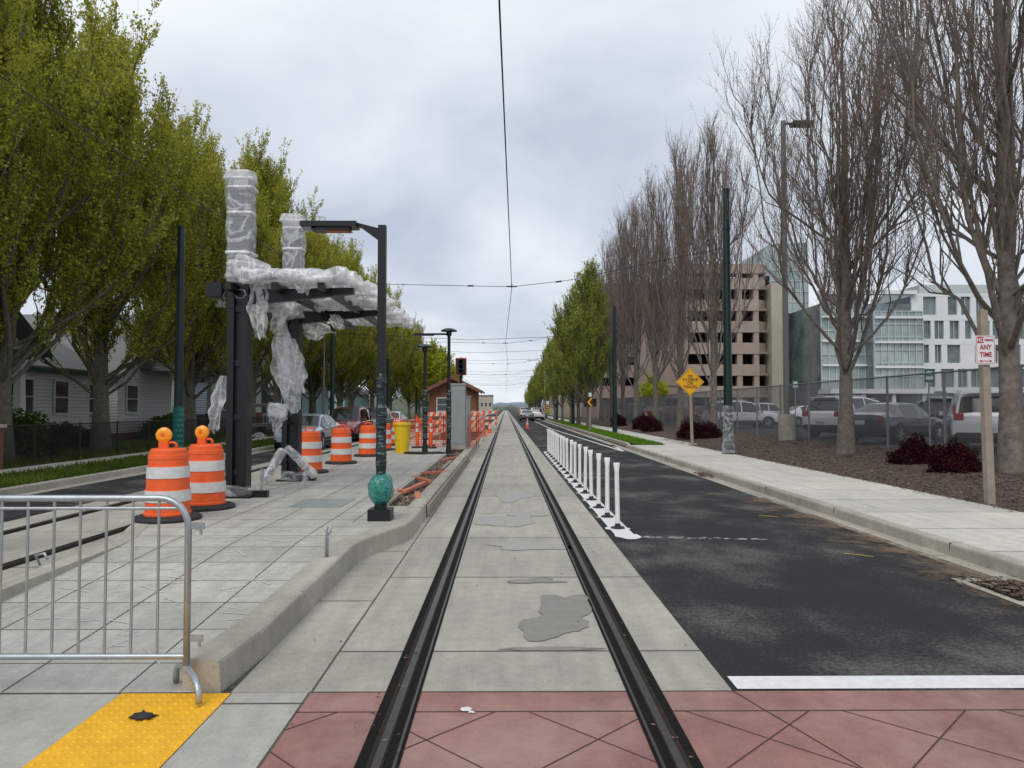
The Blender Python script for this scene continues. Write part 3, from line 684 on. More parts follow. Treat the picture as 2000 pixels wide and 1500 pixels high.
# ---------------------------------------------------------------- platform lamps
def plat_lamp(x, y, H):
    b = MB('street_lamp')
    b.bb(-.15, .15, -.15, .15, 0, .15, 'black'); b.bb(-.075, .075, -.075, .075, .15, .2, 'black')
    b.bb(-.052, .052, -.052, .052, .15, H, 'black')
    b.add([(-.05, -.035, H-.04), (-.05, -.035, H-.2), (-.28, -.035, H-.03), (-.36, -.035, H-.02), (-.36, -.035, H+.04), (-.05, -.035, H-.04),
           (-.05, .035, H-.04), (-.05, .035, H-.2), (-.28, .035, H-.03), (-.36, .035, H-.02), (-.36, .035, H+.04)],
          [(0, 4, 3, 2, 1), (6, 7, 8, 9, 10), (0, 6, 10, 4), (4, 10, 9, 3), (3, 9, 8, 2), (2, 8, 7, 1)], 'black')
    b.box((-.70, 0, H), (.74, .26, .07), 'black'); b.box((-.68, 0, H-.055), (.50, .20, .05), 'black'); b.box((-.95, 0, H-.04), (.16, .2, .03), 'cab'); b.box((-.6, 0, H-.083), (.3, .12, .006), 'woodo')
    prof = []
    for i in range(30):
        z = .17+i*.059; prof.append((.070+.003*math.sin(i*2.1)+.004*math.sin(i*.7), z))
    prof.append((.055, .17+30*.059))
    b.lathe((0, 0, 0), prof, 'wrapg', 8)
    b.sphere((0, 0, .40), .17, 'teal', 20, (1, 1, 1.3), .25, 2); b.sphere((0, 0, .40), .155, 'teal', 16, (1, 1, 1.3), .3, 6); b.sphere((0, 0, .38), .10, 'blackrub', 12, (1, 1, 1.8))
    return b.build(loc=(x, y, .22))
plat_lamp(-1.66, 9.85, 3.93)
def round_lamp(x, y, H, arm=True, rz=0):
    b = MB('street_lamp')
    b.lathe((0, 0, 0), [(.2, 0), (.2, .04), (.1, .06), (.075, .3), (.06, .5), (.05, H)], 'black', 12)
    b.lathe((0, 0, H), [(.05, -.15), (.09, -.1), (.09, 0), (.27, .02), (.26, .06), (.12, .12), (.0001, .13)], 'black', 16)
    if arm: b.bb(-.65, 0, -.03, .03, H-.10, H-.04, 'black'); b.bb(-1.15, -.5, -.11, .11, H-.12, H-.05, 'black')
    b.lathe((0, 0, 0), [(.08+.006*math.sin(i*1.3), .45+i*.06) for i in range(28)], 'wrapg', 10)
    return b.build(loc=(x, y, .22))
round_lamp(-1.87, 24.2, 3.98); round_lamp(-2.65, 24.2, 3.45, False)
rf = MB('lamp_base_mat'); rf.box((-2.55, 24.0, .25), (1.0, .5, .05), 'blackrub', .3); rf.box((-2.9, 23.8, .26), (.7, .3, .06), 'blackrub', -.4); rf.build()
b = MB('trash_bin'); b.lathe((0, 0, 0), [(.0001, .0), (.22, 0), (.27, .9), (.275, .92), (.31, .92), (.31, .99), (.28, 1.0), (.26, 1.0), (.25, .9), (.0001, .85)], 'yellow', 22); b.build(loc=(-3.42, 24.4, .22))
b = MB('electrical_cabinet'); b.bb(-.27, .27, -.3, .3, 0, .12, 'kerb'); b.bb(-.26, .26, -.3, .3, .12, 2.3, 'cab'); b.bb(-.29, .29, -.33, .33, 2.3, 2.36, 'cab')
b.bb(-.22, .22, -.312, -.3, .22, 2.2, 'cab'); b.bb(.14, .17, -.33, -.312, 1.1, 1.3, 'galv'); b.build(.008, loc=(-1.72, 26.8, .22))
b = MB('electrical_cabinet'); b.bb(-.22, .22, -.25, .25, 0, 1.9, 'cab'); b.bb(-.24, .24, -.27, .27, 1.9, 1.95, 'cab'); b.build(.008, loc=(-1.6, 28.8, .22))
b = MB('tram_signal'); b.cyl((0, 0, 0), (0, 0, 3.4), .05, .05, 'black'); b.box((.0, -.08, 3.05), (.42, .03, .66), 'orange'); b.box((0, -.12, 3.05), (.37, .14, .60), 'blk')
for z in (2.87, 3.05, 3.23): b.lathe((0, -.19, z), [(.075, 0), (.085, -.1), (.08, -.1), (.07, 0), (.0001, .0)], 'blackrub', 12, 'Y')
b.build(loc=(-1.70, 28.0, .22))

def netting(pts, h=1.15, cell=.09, z=.22):
    b = MB('safety_netting')
    for (a, c_) in zip(pts[:-1], pts[1:]):
        A = Vector(a+(z,)); B = Vector(c_+(z,)); L = (B-A).length; n = max(2, int(L/cell)); m2 = int(h/cell)
        def P(u, v):
            q = A+(B-A)*u; q.z += v*h*(1-.10*math.sin(u*math.pi)); q.x += .05*mn.noise(Vector((u*5, v*3, a[1]))); q.y += .08*mn.noise(Vector((u*5, v*3, a[0]))); return q
        for i in range(n):
            for j in range(m2):
                u = i/n; v = j/m2; p = P(u, v); q = P(u+1/n, v); r_ = P(u, v+1/m2)
                w1 = Vector((0, 0, .018)); b.add([p, q, q+w1, p+w1], [(0, 1, 2, 3)], 'orange')
                hd = (q-p).normalized()*.016; b.add([p, p+hd, r_+hd, r_], [(0, 1, 2, 3)], 'orange')
        for q in (A, B): b.cyl(q, q+Vector((0, 0, h+.1)), .02, .02, 'orange', 6)
    return b.build()
netting([(-1.35, 27.0), (-1.2, 30), (-1.2, 33), (-1.25, 37), (-1.2, 42)], z=.2)
netting([(-3.4, 28.0), (-2.4, 28.3), (-2.2, 30)]); netting([(-4.5, 30), (-3.4, 30.5)]); netting([(-2.1, 29), (-1.4, 29.2)])
def tube_marker(x, y):
    b = MB('channelizer_post'); b.lathe((0, 0, 0), [(.0001, .06), (.2, .06), (.22, 0)], 'blackrub', 12)
    b.lathe((0, 0, 0), [(.06, .05, 'orange'), (.055, .5, 'orange'), (.055, .6, 'refl'), (.05, .72, 'orange'), (.05, .8, 'refl'), (.048, .92, 'orange'), (.045, 1.08, 'orange'), (.03, 1.1, 'orange'), (.03, 1.16, 'orange'), (.0001, 1.16)], 'orange', 12)
    b.build(loc=(x, y, .22))
for p in ((-2.75, 27.2), (-2.95, 28.8), (-3.3, 27.5), (-2.4, 30)): tube_marker(*p)
def cone(x, y, z=0):
    b = MB('traffic_cone'); b.bb(-.18, .18, -.18, .18, 0, .03, 'orange'); b.lathe((0, 0, 0), [(.14, .03, 'orange'), (.095, .32, 'refl'), (.07, .45, 'orange'), (.055, .52, 'refl'), (.045, .6, 'orange'), (.03, .71, 'orange'), (.0001, .71)], 'orange', 12); b.build(loc=(x, y, z))
for p in ((-1.3, 44), (-1.1, 50), (-1.4, 58), (1.8, 62), (2.2, 75)): cone(*p)
def barricade(x, y, w_=1.2, z=0):
    b = MB('striped_barricade')
    for sx in (-w_/2+.05, w_/2-.05):
        b.bb(sx-.025, sx+.025, -.018, .025, 0, 1.5, 'galv'); b.bb(sx-.03, sx+.03, -.4, .4, 0, .05, 'galv')
    for z_ in (.5, .9, 1.3):
        n = 8
        for i in range(n):
            a = -w_/2+w_*i/n; c_ = a+w_/n; sh = .08; k = 'orange' if i % 2 else 'refl'
            b.add([(a, -.04, z_), (c_, -.04, z_), (min(w_/2, c_+sh), -.04, z_+.2), (a+sh, -.04, z_+.2)], [(0, 1, 2, 3)], k)
        b.bb(-w_/2, w_/2, -.035, -.02, z_, z_+.2, 'refl')
    b.build(loc=(x, y, z))
barricade(-1.7, 38, 1.2, .0); barricade(-2.2, 46, 1.6); barricade(-3.0, 41, 1.4); barricade(-1.5, 52, 1.8); barricade(-3.5, 36.5, 1.2)

for i in range(17):
    b = MB('flexible_delineator')
    b.lathe((0, 0, 0), [(.10, 0, 'blackrub'), (.10, .015, 'blackrub'), (.045, .03, 'blackrub'), (.035, .07, 'wpaint'), (.033, .80, 'wpaint')], 'wpaint', 12)
    vs = []
    for z, rx, ry in ((.80, .033, .033), (.86, .042, .02), (.91, .047, .012), (.92, .045, .008)):
        for j in range(12): a = 2*math.pi*j/12; vs.append((rx*math.cos(a), ry*math.sin(a), z))
    b.add(vs, [(q*12+j, q*12+(j+1) % 12, (q+1)*12+(j+1) % 12, (q+1)*12+j) for q in range(3) for j in range(12)]+[tuple(range(36, 48))], 'wpaint', True)
    o = b.build(loc=(1.58, 10.45+1.07*i, .0075)); o.rotation_euler = (random.uniform(-.02, .02), random.uniform(-.02, .02), random.uniform(-.3, .3))

# ---------------------------------------------------------------- poles and wires
def tpole(x, y, H, z=.12, wr=None):
    b = MB('trolley_pole'); b.lathe((0, 0, 0), [(.22, 0), (.22, .04), (.16, .06), (.15, .8), (.135, H*.55), (.115, H), (.125, H), (.125, H+.06), (.0001, H+.08)], 'dkgreen', 16)
    for z_ in (H*.72, H*.85): b.lathe((0, 0, z_), [(.14, 0), (.14, .06), (.12, .06)], 'dkgreen', 16)
    if wr: b.lathe((0, 0, 0), [((.18 if wr != 'wrap2' or i > 5 else .22)+.010*math.sin(i*2.1), .02+i*.06) for i in range(28)], wr, 14)
    b.build(loc=(x, y, z))
tpole(-11.05, 25, 7.7, wr='teal'); tpole(7.55, 25, 9.0, .15, 'wrap2')
for i in range(1, 9):
    yy = 25+22*i; tpole(-11.05, yy, 7.7); tpole(6.95 if i < 2 else 6.3, yy, 8.0)
wr_ = MB('overhead_wire')
ptsx = [(-.12, -2), (-.067, 7.4), (.2, 25), (-.02, 46.5), (.2, 69), (0, 91), (.2, 113), (0, 135), (.2, 157), (0, 200)]
wr_.path([(x, y, 5.8) for x, y in ptsx], .011, 'blk', 5)
wr_.path([(x-6.2, y, 5.8) for x, y in ptsx], .009, 'blk', 5)
wr_.build()
for i in range(8):
    y = 25+22*i; xr = 7.55 if i == 0 else (6.95 if i == 1 else 6.3); x0 = .2 if i % 2 == 0 else -.02
    s_ = MB('span_wire'); s_.path([(-11.05, y, 6.6), (-6.1+x0*.5, y, 5.95), (x0, y, 5.83), (x0+1.9, y, 6.05), (xr, y, 7.2)], .010, 'blk', 5)
    for x in (x0, x0-6.2): s_.cyl((x-.18, y, 5.84), (x+.18, y, 5.84), .025, .025, 'blk', 6); s_.cyl((x, y, 5.8), (x, y, 5.95), .02, .02, 'blk', 6)
    for x in (x0-1.4, x0+1.6): s_.cyl((x-.1, y, 5.86 if x < x0 else 6.0), (x+.1, y, 5.86 if x < x0 else 6.02), .03, .03, 'blk', 6)
    s_.build()
for i in range(9):
    y = 60+18*i; s_ = MB('power_line'); hz_ = 7.6+.3*(i % 3)
    s_.path([(-14, y, hz_+.2), (-3, y, hz_-.35), (9, y, hz_+.1)], .015, 'blk', 4); s_.build()
b = MB('parking_lot_lamp'); b.lathe((0, 0, 0), [(.33, 0), (.33, 1.15), (.0001, 1.16)], 'kerb', 18); b.lathe((0, 0, 1.15), [(.15, 0), (.15, .05), (.12, .05), (.10, 12.1), (.0001, 12.1)], 'lampgrey', 12)
b.bb(0, .35, -.03, .03, 13.1, 13.18, 'black'); b.box((.78, 0, 13.13), (.85, .45, .15), 'black'); b.build(loc=(11.45, 30, .3))
b = MB('street_lamp'); b.cyl((0, 0, 0), (0, 0, 9.2), .1, .06, 'cab'); b.path([(0, 0, 8.8), (-.6, 0, 9.25), (-2.2, 0, 9.35)], .035, 'cab', 6); b.box((-2.5, 0, 9.33), (.7, .25, .1), 'cab'); b.build(loc=(6.3, 119, .1))
b = MB('street_lamp'); b.cyl((0, 0, 0), (0, 0, 6), .08, .05, 'lampgrey'); b.box((.3, 0, 6), (.7, .25, .1), 'cab'); b.build(loc=(-10.6, 43, .1))

# ---------------------------------------------------------------- signs
def no_parking():
    b = MB('no_parking_sign'); b.box((0.02, 0, 1.55), (.12, .11, 3.25), 'wood', ry=-.02)
    b.box((-.02, -.075, 2.52), (.315, .012, .47), 'wsign')
    for (x0, x1, z0, z1) in ((-.165, .125, 2.30, 2.306), (-.165, .125, 2.734, 2.74)): b.bb(x0, x1, -.0835, -.0815, z0, z1, 'rsign')
    b.bb(-.165, -.159, -.0835, -.0815, 2.306, 2.734, 'rsign'); b.bb(.119, .125, -.0835, -.0815, 2.306, 2.734, 'rsign')
    b.bb(-.155, -.05, -.0835, -.0815, 2.635, 2.73, 'rsign')
    b.bb(-.10, .06, -.0835, -.0815, 2.335, 2.347, 'rsign'); b.add([(-.13, -.083, 2.341), (-.085, -.083, 2.318), (-.085, -.083, 2.364)], [(0, 1, 2)], 'rsign'); b.add([(.09, -.083, 2.341), (.045, -.083, 2.364), (.045, -.083, 2.318)], [(0, 1, 2)], 'rsign')
    o = b.build(loc=(7.8, 11.95, .12))
    text(o, 'NO', (-.102, -.086, 2.682), .085, 'wsign', sx=.85); text(o, 'PARKING', (.037, -.086, 2.682), .052, 'rsign', sx=.66)
    text(o, 'ANY', (-.02, -.086, 2.565), .11, 'rsign', sx=.85); text(o, 'TIME', (-.02, -.086, 2.445), .11, 'rsign', sx=.85)
no_parking()
def diamond():
    b = MB('warning_sign'); b.box((.05, .0, 1.2), (.1, .1, 2.7), 'wood', ry=-.03)
    h = .58
    b.add([(0, -.07, 2.65-h), (h, -.07, 2.65), (0, -.07, 2.65+h), (-h, -.07, 2.65), (0, -.06, 2.65-h), (h, -.06, 2.65), (0, -.06, 2.65+h), (-h, -.06, 2.65)], [(0, 1, 2, 3), (7, 6, 5, 4), (0, 4, 5, 1), (1, 5, 6, 2), (2, 6, 7, 3), (3, 7, 4, 0)], 'ysign')
    for i in range(4):
        q = h*.93; P = [(0, -q), (q, 0), (0, q), (-q, 0)]; a = P[i]; c_ = P[(i+1) % 4]; s2 = .97
        b.add([(a[0], -.0725, 2.65+a[1]), (c_[0], -.0725, 2.65+c_[1]), (c_[0]*s2, -.0725, 2.65+c_[1]*s2), (a[0]*s2, -.0725, 2.65+a[1]*s2)], [(0, 1, 2, 3)], 'blk')
    o = b.build(loc=(7.55, 30.2, .12))
    for s_, z in (('OK', 2.88), ('TO DRIVE', 2.735), ('ON', 2.59), ('TRACKS', 2.445)): text(o, s_, (0, -.075, z), .165, 'blk', sx=.88)
diamond()
b = MB('chevron_sign'); b.box((0, 0, 1.3), (.09, .09, 2.6), 'wood'); b.box((-.02, -.06, 1.95), (.42, .012, .62), 'blk')
b.add([(-.17, -.069, 1.95), (.04, -.069, 1.68), (.16, -.069, 1.68), (-.04, -.069, 1.95), (.16, -.069, 2.22), (.04, -.069, 2.22)], [(0, 1, 2, 3), (0, 3, 4, 5)], 'ysign'); b.box((0, -.06, 2.45), (.2, .012, .25), 'wsign'); b.build(loc=(5.65, 49.5, .15))
b = MB('object_marker_sign'); b.bb(-.03, .03, -.03, .03, 0, 2.3, 'galv'); b.bb(-.16, .16, -.05, -.04, 1.1, 2.0, 'ysign')
for i in range(4): b.add([(-.16, -.053, 1.15+.23*i), (.16, -.053, 1.1+.23*i), (.16, -.053, 1.2+.23*i), (-.16, -.053, 1.25+.23*i)], [(0, 1, 2, 3)], 'blk')
b.box((0, -.05, 2.25), (.3, .01, .35), 'wsign'); b.build(loc=(4.3, 76, .0))
for (x, y, z) in ((12.4, 21.5, 2.25), (12.4, 44, 2.1), (12.4, 31.5, 2.3)):
    b = MB('parking_sign'); b.cyl((0, 0, 0), (0, 0, z+.2), .025, .025, 'galv', 8); b.bb(-.15, .15, -.035, -.03, z-.2, z+.2, 'gsign'); b.bb(-.11, .11, -.037, -.0355, z-.12, z-.02, 'wsign'); b.bb(-.08, .08, -.037, -.0355, z+.03, z+.13, 'wsign'); b.build(loc=(x, y, .4))

# ---------------------------------------------------------------- fences
def tubes(P, Rr, s):
    n, k, _ = P.shape
    d = P[:, -1]-P[:, 0]; d /= (np.linalg.norm(d, axis=1, keepdims=True)+1e-9)
    ref = np.where(np.abs(d[:, 2:3]) > .9, np.array([[1., 0, 0]]), np.array([[0, 0, 1.]]))
    u = np.cross(d, ref); u /= np.linalg.norm(u, axis=1, keepdims=True)+1e-9; w_ = np.cross(d, u)
    a = np.arange(s)*2*np.pi/s
    off = np.cos(a)[None, :, None]*u[:, None, :]+np.sin(a)[None, :, None]*w_[:, None, :]
    V = P[:, :, None, :]+Rr[:, :, None, None]*off[:, None, :, :]
    base = (np.arange(n)*k*s)[:, None, None]; i = np.arange(k-1)[None, :, None]*s; j = np.arange(s)[None, None, :]; jn = (j+1) % s
    F = np.stack([base+i+j, base+i+jn, base+i+s+jn, base+i+s+j], -1).reshape(-1, 4)
    return V.reshape(-1, 3), F
def chain_fence(name, x, y0, y1, z, h, km, cell=.085, r=.0035, post=3.0, pr=.03):
    b = MB(name); n = int((y1-y0)/post)
    for i in range(n+1):
        y = y0+post*i; b.cyl((x, y, z-.1), (x, y, z+h+.04), pr, pr, km, 8)
    b.cyl((x, y0, z+h), (x, y1, z+h), pr*.75, pr*.75, km, 6)
    par = b.build()
    P = []
    for i in range(int((y1-y0+h)/cell)):
        s0 = y0-h+i*cell
        for sg in (1, -1):
            a, c_ = s0, s0+h
            if a < y0 or c_ > y1: continue
            za, zc = (z, z+h) if sg > 0 else (z+h, z)
            P.append([(x+.006*sg, a, za), (x+.006*sg, c_, zc)])
    P = np.array(P); V, F = tubes(P, np.full((len(P), 2), r), 3)
    o = fastmesh('woven_wire', V, F, [km], np.zeros(len(F), int)); o.parent = par
chain_fence('chain_link_fence', 11.95, 11, 95, .38, 2.3, 'chain', r=.0048, pr=.04)
chain_fence('yard_fence', -13.2, 12, 60, .12, 1.1, 'chainb', .07, .0045, 2.2, .03)

# ---------------------------------------------------------------- trees
def gen_tree(name, seed, H, R, h0, nl, ns, nt, leafk=None, nleaf=0, lsize=.1, bark='bark', twig='twig', r0=.2, upr=.5, twl=.8, ls2=1.0, twr=.006, nu=3, tilt=.55, t0=.18, spw=1.8):
    R_ = np.random.default_rng(seed)
    up = np.array([0, 0, 1.])
    def nrm(a): return a/(np.linalg.norm(a, axis=-1, keepdims=True)+1e-9)
    k = 10; tz = np.linspace(0, 1, k); tr = np.zeros((1, k, 3)); tr[0, :, 2] = tz*H*.85
    tr[0, :, 0] = np.cumsum(R_.normal(0, .07, k))*tz; tr[0, :, 1] = np.cumsum(R_.normal(0, .07, k))*tz
    rad = (r0*(1-tz)**.8+.02)[None, :]; rad[0, 0] *= 1.35
    Vs = []; Fs = []; Ms = []; off = 0
    def put(P, Rr, s, mi):
        nonlocal off
        V, F = tubes(P, Rr, s); Vs.append(V); Fs.append(F+off); Ms.append(np.full(len(F), mi)); off += len(V)
    put(tr, rad, 12, 0)
    s = h0+(R_.random(nl)**spw)*(H*.5-h0); s = np.sort(s); az = np.arange(nl)*2.4+R_.uniform(-.4, .4, nl)
    out = np.stack([np.cos(az), np.sin(az), 0*az], 1)
    u0 = R_.uniform(.15, 1, nl)
    e = s+(H-s)*(1-.5*u0**1.5)*R_.uniform(.8, 1.0, nl)
    rho = R*u0*np.clip(1.25*(1-(e/H)**3.0)+.12, .1, 1)
    def trunkpt(z):
        q = np.clip(z/(H*.85), 0, 1)*(k-1); i = np.minimum(q.astype(int), k-2); f = (q-i)[:, None]; return tr[0][i]*(1-f)+tr[0][i+1]*f
    P0 = trunkpt(s); P2 = out*rho[:, None]+up*e[:, None]; P1 = P0+out*(rho*(1.15-upr*.2))[:, None]+up*((e-s)*.32)[:, None]
    kk = 9; tt = np.linspace(0, 1, kk)[None, :, None]
    LB = (1-tt)**2*P0[:, None]+2*tt*(1-tt)*P1[:, None]+tt**2*P2[:, None]
    LB[:, 1:] += R_.normal(0, .07, LB[:, 1:].shape)
    lr = (r0*.42*R_.uniform(.6, 1, nl)*((e-s)/H)**.5)[:, None]*(1-np.linspace(0, 1, kk)[None, :])**.9+.008
    put(LB, lr, 7, 0)
    def children(B, cnt, t0, length, tilt, kc, rad0, sides, mi, rad1=.003, upw=.35, lenfall=.5):
        n, kb_, _ = B.shape
        idx = np.repeat(np.arange(n), cnt); m = len(idx); tv = R_.uniform(t0, .99, m)
        q = tv*(kb_-1); i = np.minimum(q.astype(int), kb_-2); f = (q-i)[:, None]
        P = B[idx, i]*(1-f)+B[idx, i+1]*f; tg = nrm(B[idx, i+1]-B[idx, i])
        rd = R_.normal(0, 1, (m, 3)); rd = nrm(rd-tg*np.sum(rd*tg, 1, keepdims=True))
        d = nrm(tg+rd*tilt*R_.uniform(.5, 1.3, m)[:, None]+up*upw*.4)
        Ln = length*R_.uniform(.45, 1.3, m)*(1-lenfall*tv)
        ts = np.linspace(0, 1, kc)[None, :, None]
        C = P[:, None]+d[:, None]*ts*Ln[:, None, None]+up*(ts**2)*(upw*Ln*.5)[:, None, None]
        C[:, 1:] += R_.normal(0, .025, C[:, 1:].shape)*Ln[:, None, None]
        rr = rad0*(1-np.linspace(0, 1, kc)[None, :])*np.ones((m, 1))+rad1
        put(C, rr, sides, mi); return C
    S = children(np.concatenate([LB, tr[:, 1:]]), ns, t0, H*.17*ls2, tilt, 6, .022, 4, 0, .005, .6)
    T = children(S, nt, .12, twl*1.5, tilt, 4, twr, 3, 1, .003, .5, .3)
    U = children(T, nu, .15, twl*.7, tilt, 3, twr*.5, 3, 1, .0025, .5, .3)
    if leafk:
        B = np.concatenate([T[:, :3], U]); n = len(B); idx = R_.integers(0, n, nleaf); tv = R_.random(nleaf)*1.99; i = tv.astype(int); f = (tv-i)[:, None]
        P = B[idx, i]*(1-f)+B[idx, i+1]*f+R_.normal(0, .05, (nleaf, 3))
        a = nrm(R_.normal(0, 1, (nleaf, 3))+np.array([0, 0, .2])); c_ = nrm(np.cross(a, R_.normal(0, 1, (nleaf, 3)))); sz = lsize*R_.uniform(.6, 1.3, nleaf)[:, None]
        V = np.stack([P-a*sz*.5, P+c_*sz*.36, P+a*sz*.5, P-c_*sz*.36], 1).reshape(-1, 3)
        Vs.append(V); Fs.append(np.arange(nleaf*4).reshape(-1, 4)+off); Ms.append(np.full(nleaf, 2))
    V = np.concatenate(Vs); F = np.concatenate(Fs); mi = np.concatenate(Ms)
    return fastmesh(name, V, F, [bark, twig]+([leafk] if leafk else []), mi, link=False)
def place(name, me, x, y, z=0, rz=0, s=1.0, sz=None):
    o = bpy.data.objects.new(name, me); COL.objects.link(o); o.location = (x, y, z); o.rotation_euler = (0, 0, rz); o.scale = (s, s, sz or s); return o
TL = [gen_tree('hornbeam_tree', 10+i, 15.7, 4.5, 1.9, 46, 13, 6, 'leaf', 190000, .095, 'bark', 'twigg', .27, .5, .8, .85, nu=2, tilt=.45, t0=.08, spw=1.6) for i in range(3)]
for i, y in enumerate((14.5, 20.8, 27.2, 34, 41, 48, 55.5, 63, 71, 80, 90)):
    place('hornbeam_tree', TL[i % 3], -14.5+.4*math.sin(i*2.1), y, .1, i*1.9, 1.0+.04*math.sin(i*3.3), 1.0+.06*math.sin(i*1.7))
TB = [gen_tree('bare_tree', 40+i, 17.0, 2.7, 2.2, 26, 9, 6, 'bud', 14000, .045, 'bark2', 'twig', .16, .3, .85, .8, .006, nu=2, tilt=.4) for i in range(3)]
TW = gen_tree('bare_tree', 55, 17.0, 4.1, 2.4, 26, 12, 6, 'bud', 16000, .04, 'bark2', 'twig', .21, .1, .9, 1.0, .006, nu=3, tilt=.6)
place('bare_tree', TW, 10.75, 15.6, .3, 1.0, .95)
for i, (x, y, s_) in enumerate(((10.3, 22.3, .92), (10.4, 36.8, 1.0), (10.3, 43.5, 1.04), (10.2, 50, 1.06), (10.0, 56.5, 1.1), (10.0, 63, 1.08), (10.2, 71, 1.0), (10.2, 79, 1.0))):
    place('bare_tree', TB[i % 3] if i else TW, x, y, .3, i*2.2+(3.9 if i == 0 else 0), s_)
TG = gen_tree('columnar_tree', 60, 13.5, 2.7, 1.8, 30, 11, 6, 'leafg', 80000, .10, 'bark', 'twigg', .16, .3, .7, .9, nu=2, tilt=.45)
for i, (x, y, s_) in enumerate(((6.75, 60, 1.0), (6.6, 67, .95), (6.7, 76, .8), (6.6, 86, .85), (6.6, 100, .8), (6.8, 125, .8), (6.8, 150, .8))): place('columnar_tree', TG, x, y, .1, i*2, s_)
TY = gen_tree('maple_tree', 70, 9.0, 3.4, 1.6, 22, 9, 6, 'leafy', 30000, .2, 'bark', 'bark', .16, .1, .8, .9)
place('maple_tree', TY, -9.0, 92, 0, 0, 1.05); place('maple_tree', TY, -12, 115, 0, 2, 1.1); place('maple_tree', TY, 16.5, 82, .3, 1, .55)
for i in range(8): place('hornbeam_tree', TL[i % 3], -13.5-.5*i, 103+16*i, 0, i*1.3, .75)
for i in range(5): place('columnar_tree', TG, 7.5+.4*i, 175+25*i, 0, i*1.3, .8)

def shrub(name, x, y, z, r, k, n, ls=.05, sz=.8, seed=0):
    R_ = np.random.default_rng(seed); d = R_.normal(0, 1, (n, 3)); d /= np.linalg.norm(d, axis=1, keepdims=True)
    d[:, 2] = np.abs(d[:, 2])
    lump = np.array([1+.45*mn.noise(Vector((float(a[0])*2.2+seed, float(a[1])*2.2, float(a[2])*2.2))) for a in d])
    P = d*(r*lump*R_.uniform(.45, 1, n)**.5)[:, None]; P[:, 2] *= sz; P += R_.normal(0, .03*r, (n, 3)); P[:, 2] = np.maximum(P[:, 2], 0)
    a = R_.normal(0, 1, (n, 3)); a /= np.linalg.norm(a, axis=1, keepdims=True); c_ = np.cross(a, R_.normal(0, 1, (n, 3))); c_ /= np.linalg.norm(c_, axis=1, keepdims=True)
    s_ = ls*R_.uniform(.6, 1.4, n)[:, None]
    V = np.stack([P-a*s_*.5, P+c_*s_*.35, P+a*s_*.5, P-c_*s_*.35], 1).reshape(-1, 3)
    o = fastmesh(name, V, np.arange(n*4).reshape(-1, 4), [k], np.zeros(n, int)); o.location = (x, y, z)
for i, (x, y, r_) in enumerate(((10.0, 16.4, .52), (10.35, 18.6, .55), (8.9, 35.5, .65), (9.6, 35.0, .6), (9.1, 46, .7), (9.4, 51, .7), (9.2, 60, .7))): shrub('barberry_shrub', x, y, .25, r_, 'leafr', 7000, .055, 1.25, i)
for i, (x, y, r_) in enumerate(((-15.2, 23.0, 1.15), (-16.3, 27.5, .8), (-17, 37, 1.0), (-15.5, 44, 1.0), (-16, 19, 1.0))): shrub('garden_shrub', x, y, .12, r_, 'leafd', 8000, .11, 1.2, 20+i)
shrub('white_flowers', -12.9, 38.5, .1, .5, 'trimw', 500, .07, .6, 71)

# ---------------------------------------------------------------- houses
def window(b, face, a, z, w_, h, pos, frame='trimw', glass='win', cross=True):
    t_ = .09
    def bx(a0, a1, z0, z1, d0, d1, k):
        if face == '+X': b.bb(pos+d0, pos+d1, a0, a1, z0, z1, k)
        elif face == '-X': b.bb(pos-d1, pos-d0, a0, a1, z0, z1, k)
        else: b.bb(a0, a1, pos-d1, pos-d0, z0, z1, k)
    bx(a-w_/2, a+w_/2, z, z+h, .0, .02, glass)
    bx(a-w_/2-t_, a+w_/2+t_, z+h, z+h+t_, 0, .06, frame); bx(a-w_/2-t_, a+w_/2+t_, z-t_, z, 0, .08, frame)
    bx(a-w_/2-t_, a-w_/2, z, z+h, 0, .06, frame); bx(a+w_/2, a+w_/2+t_, z, z+h, 0, .06, frame)
    if cross: bx(a-w_/2, a+w_/2, z+h*.5-.02, z+h*.5+.02, .02, .045, frame)
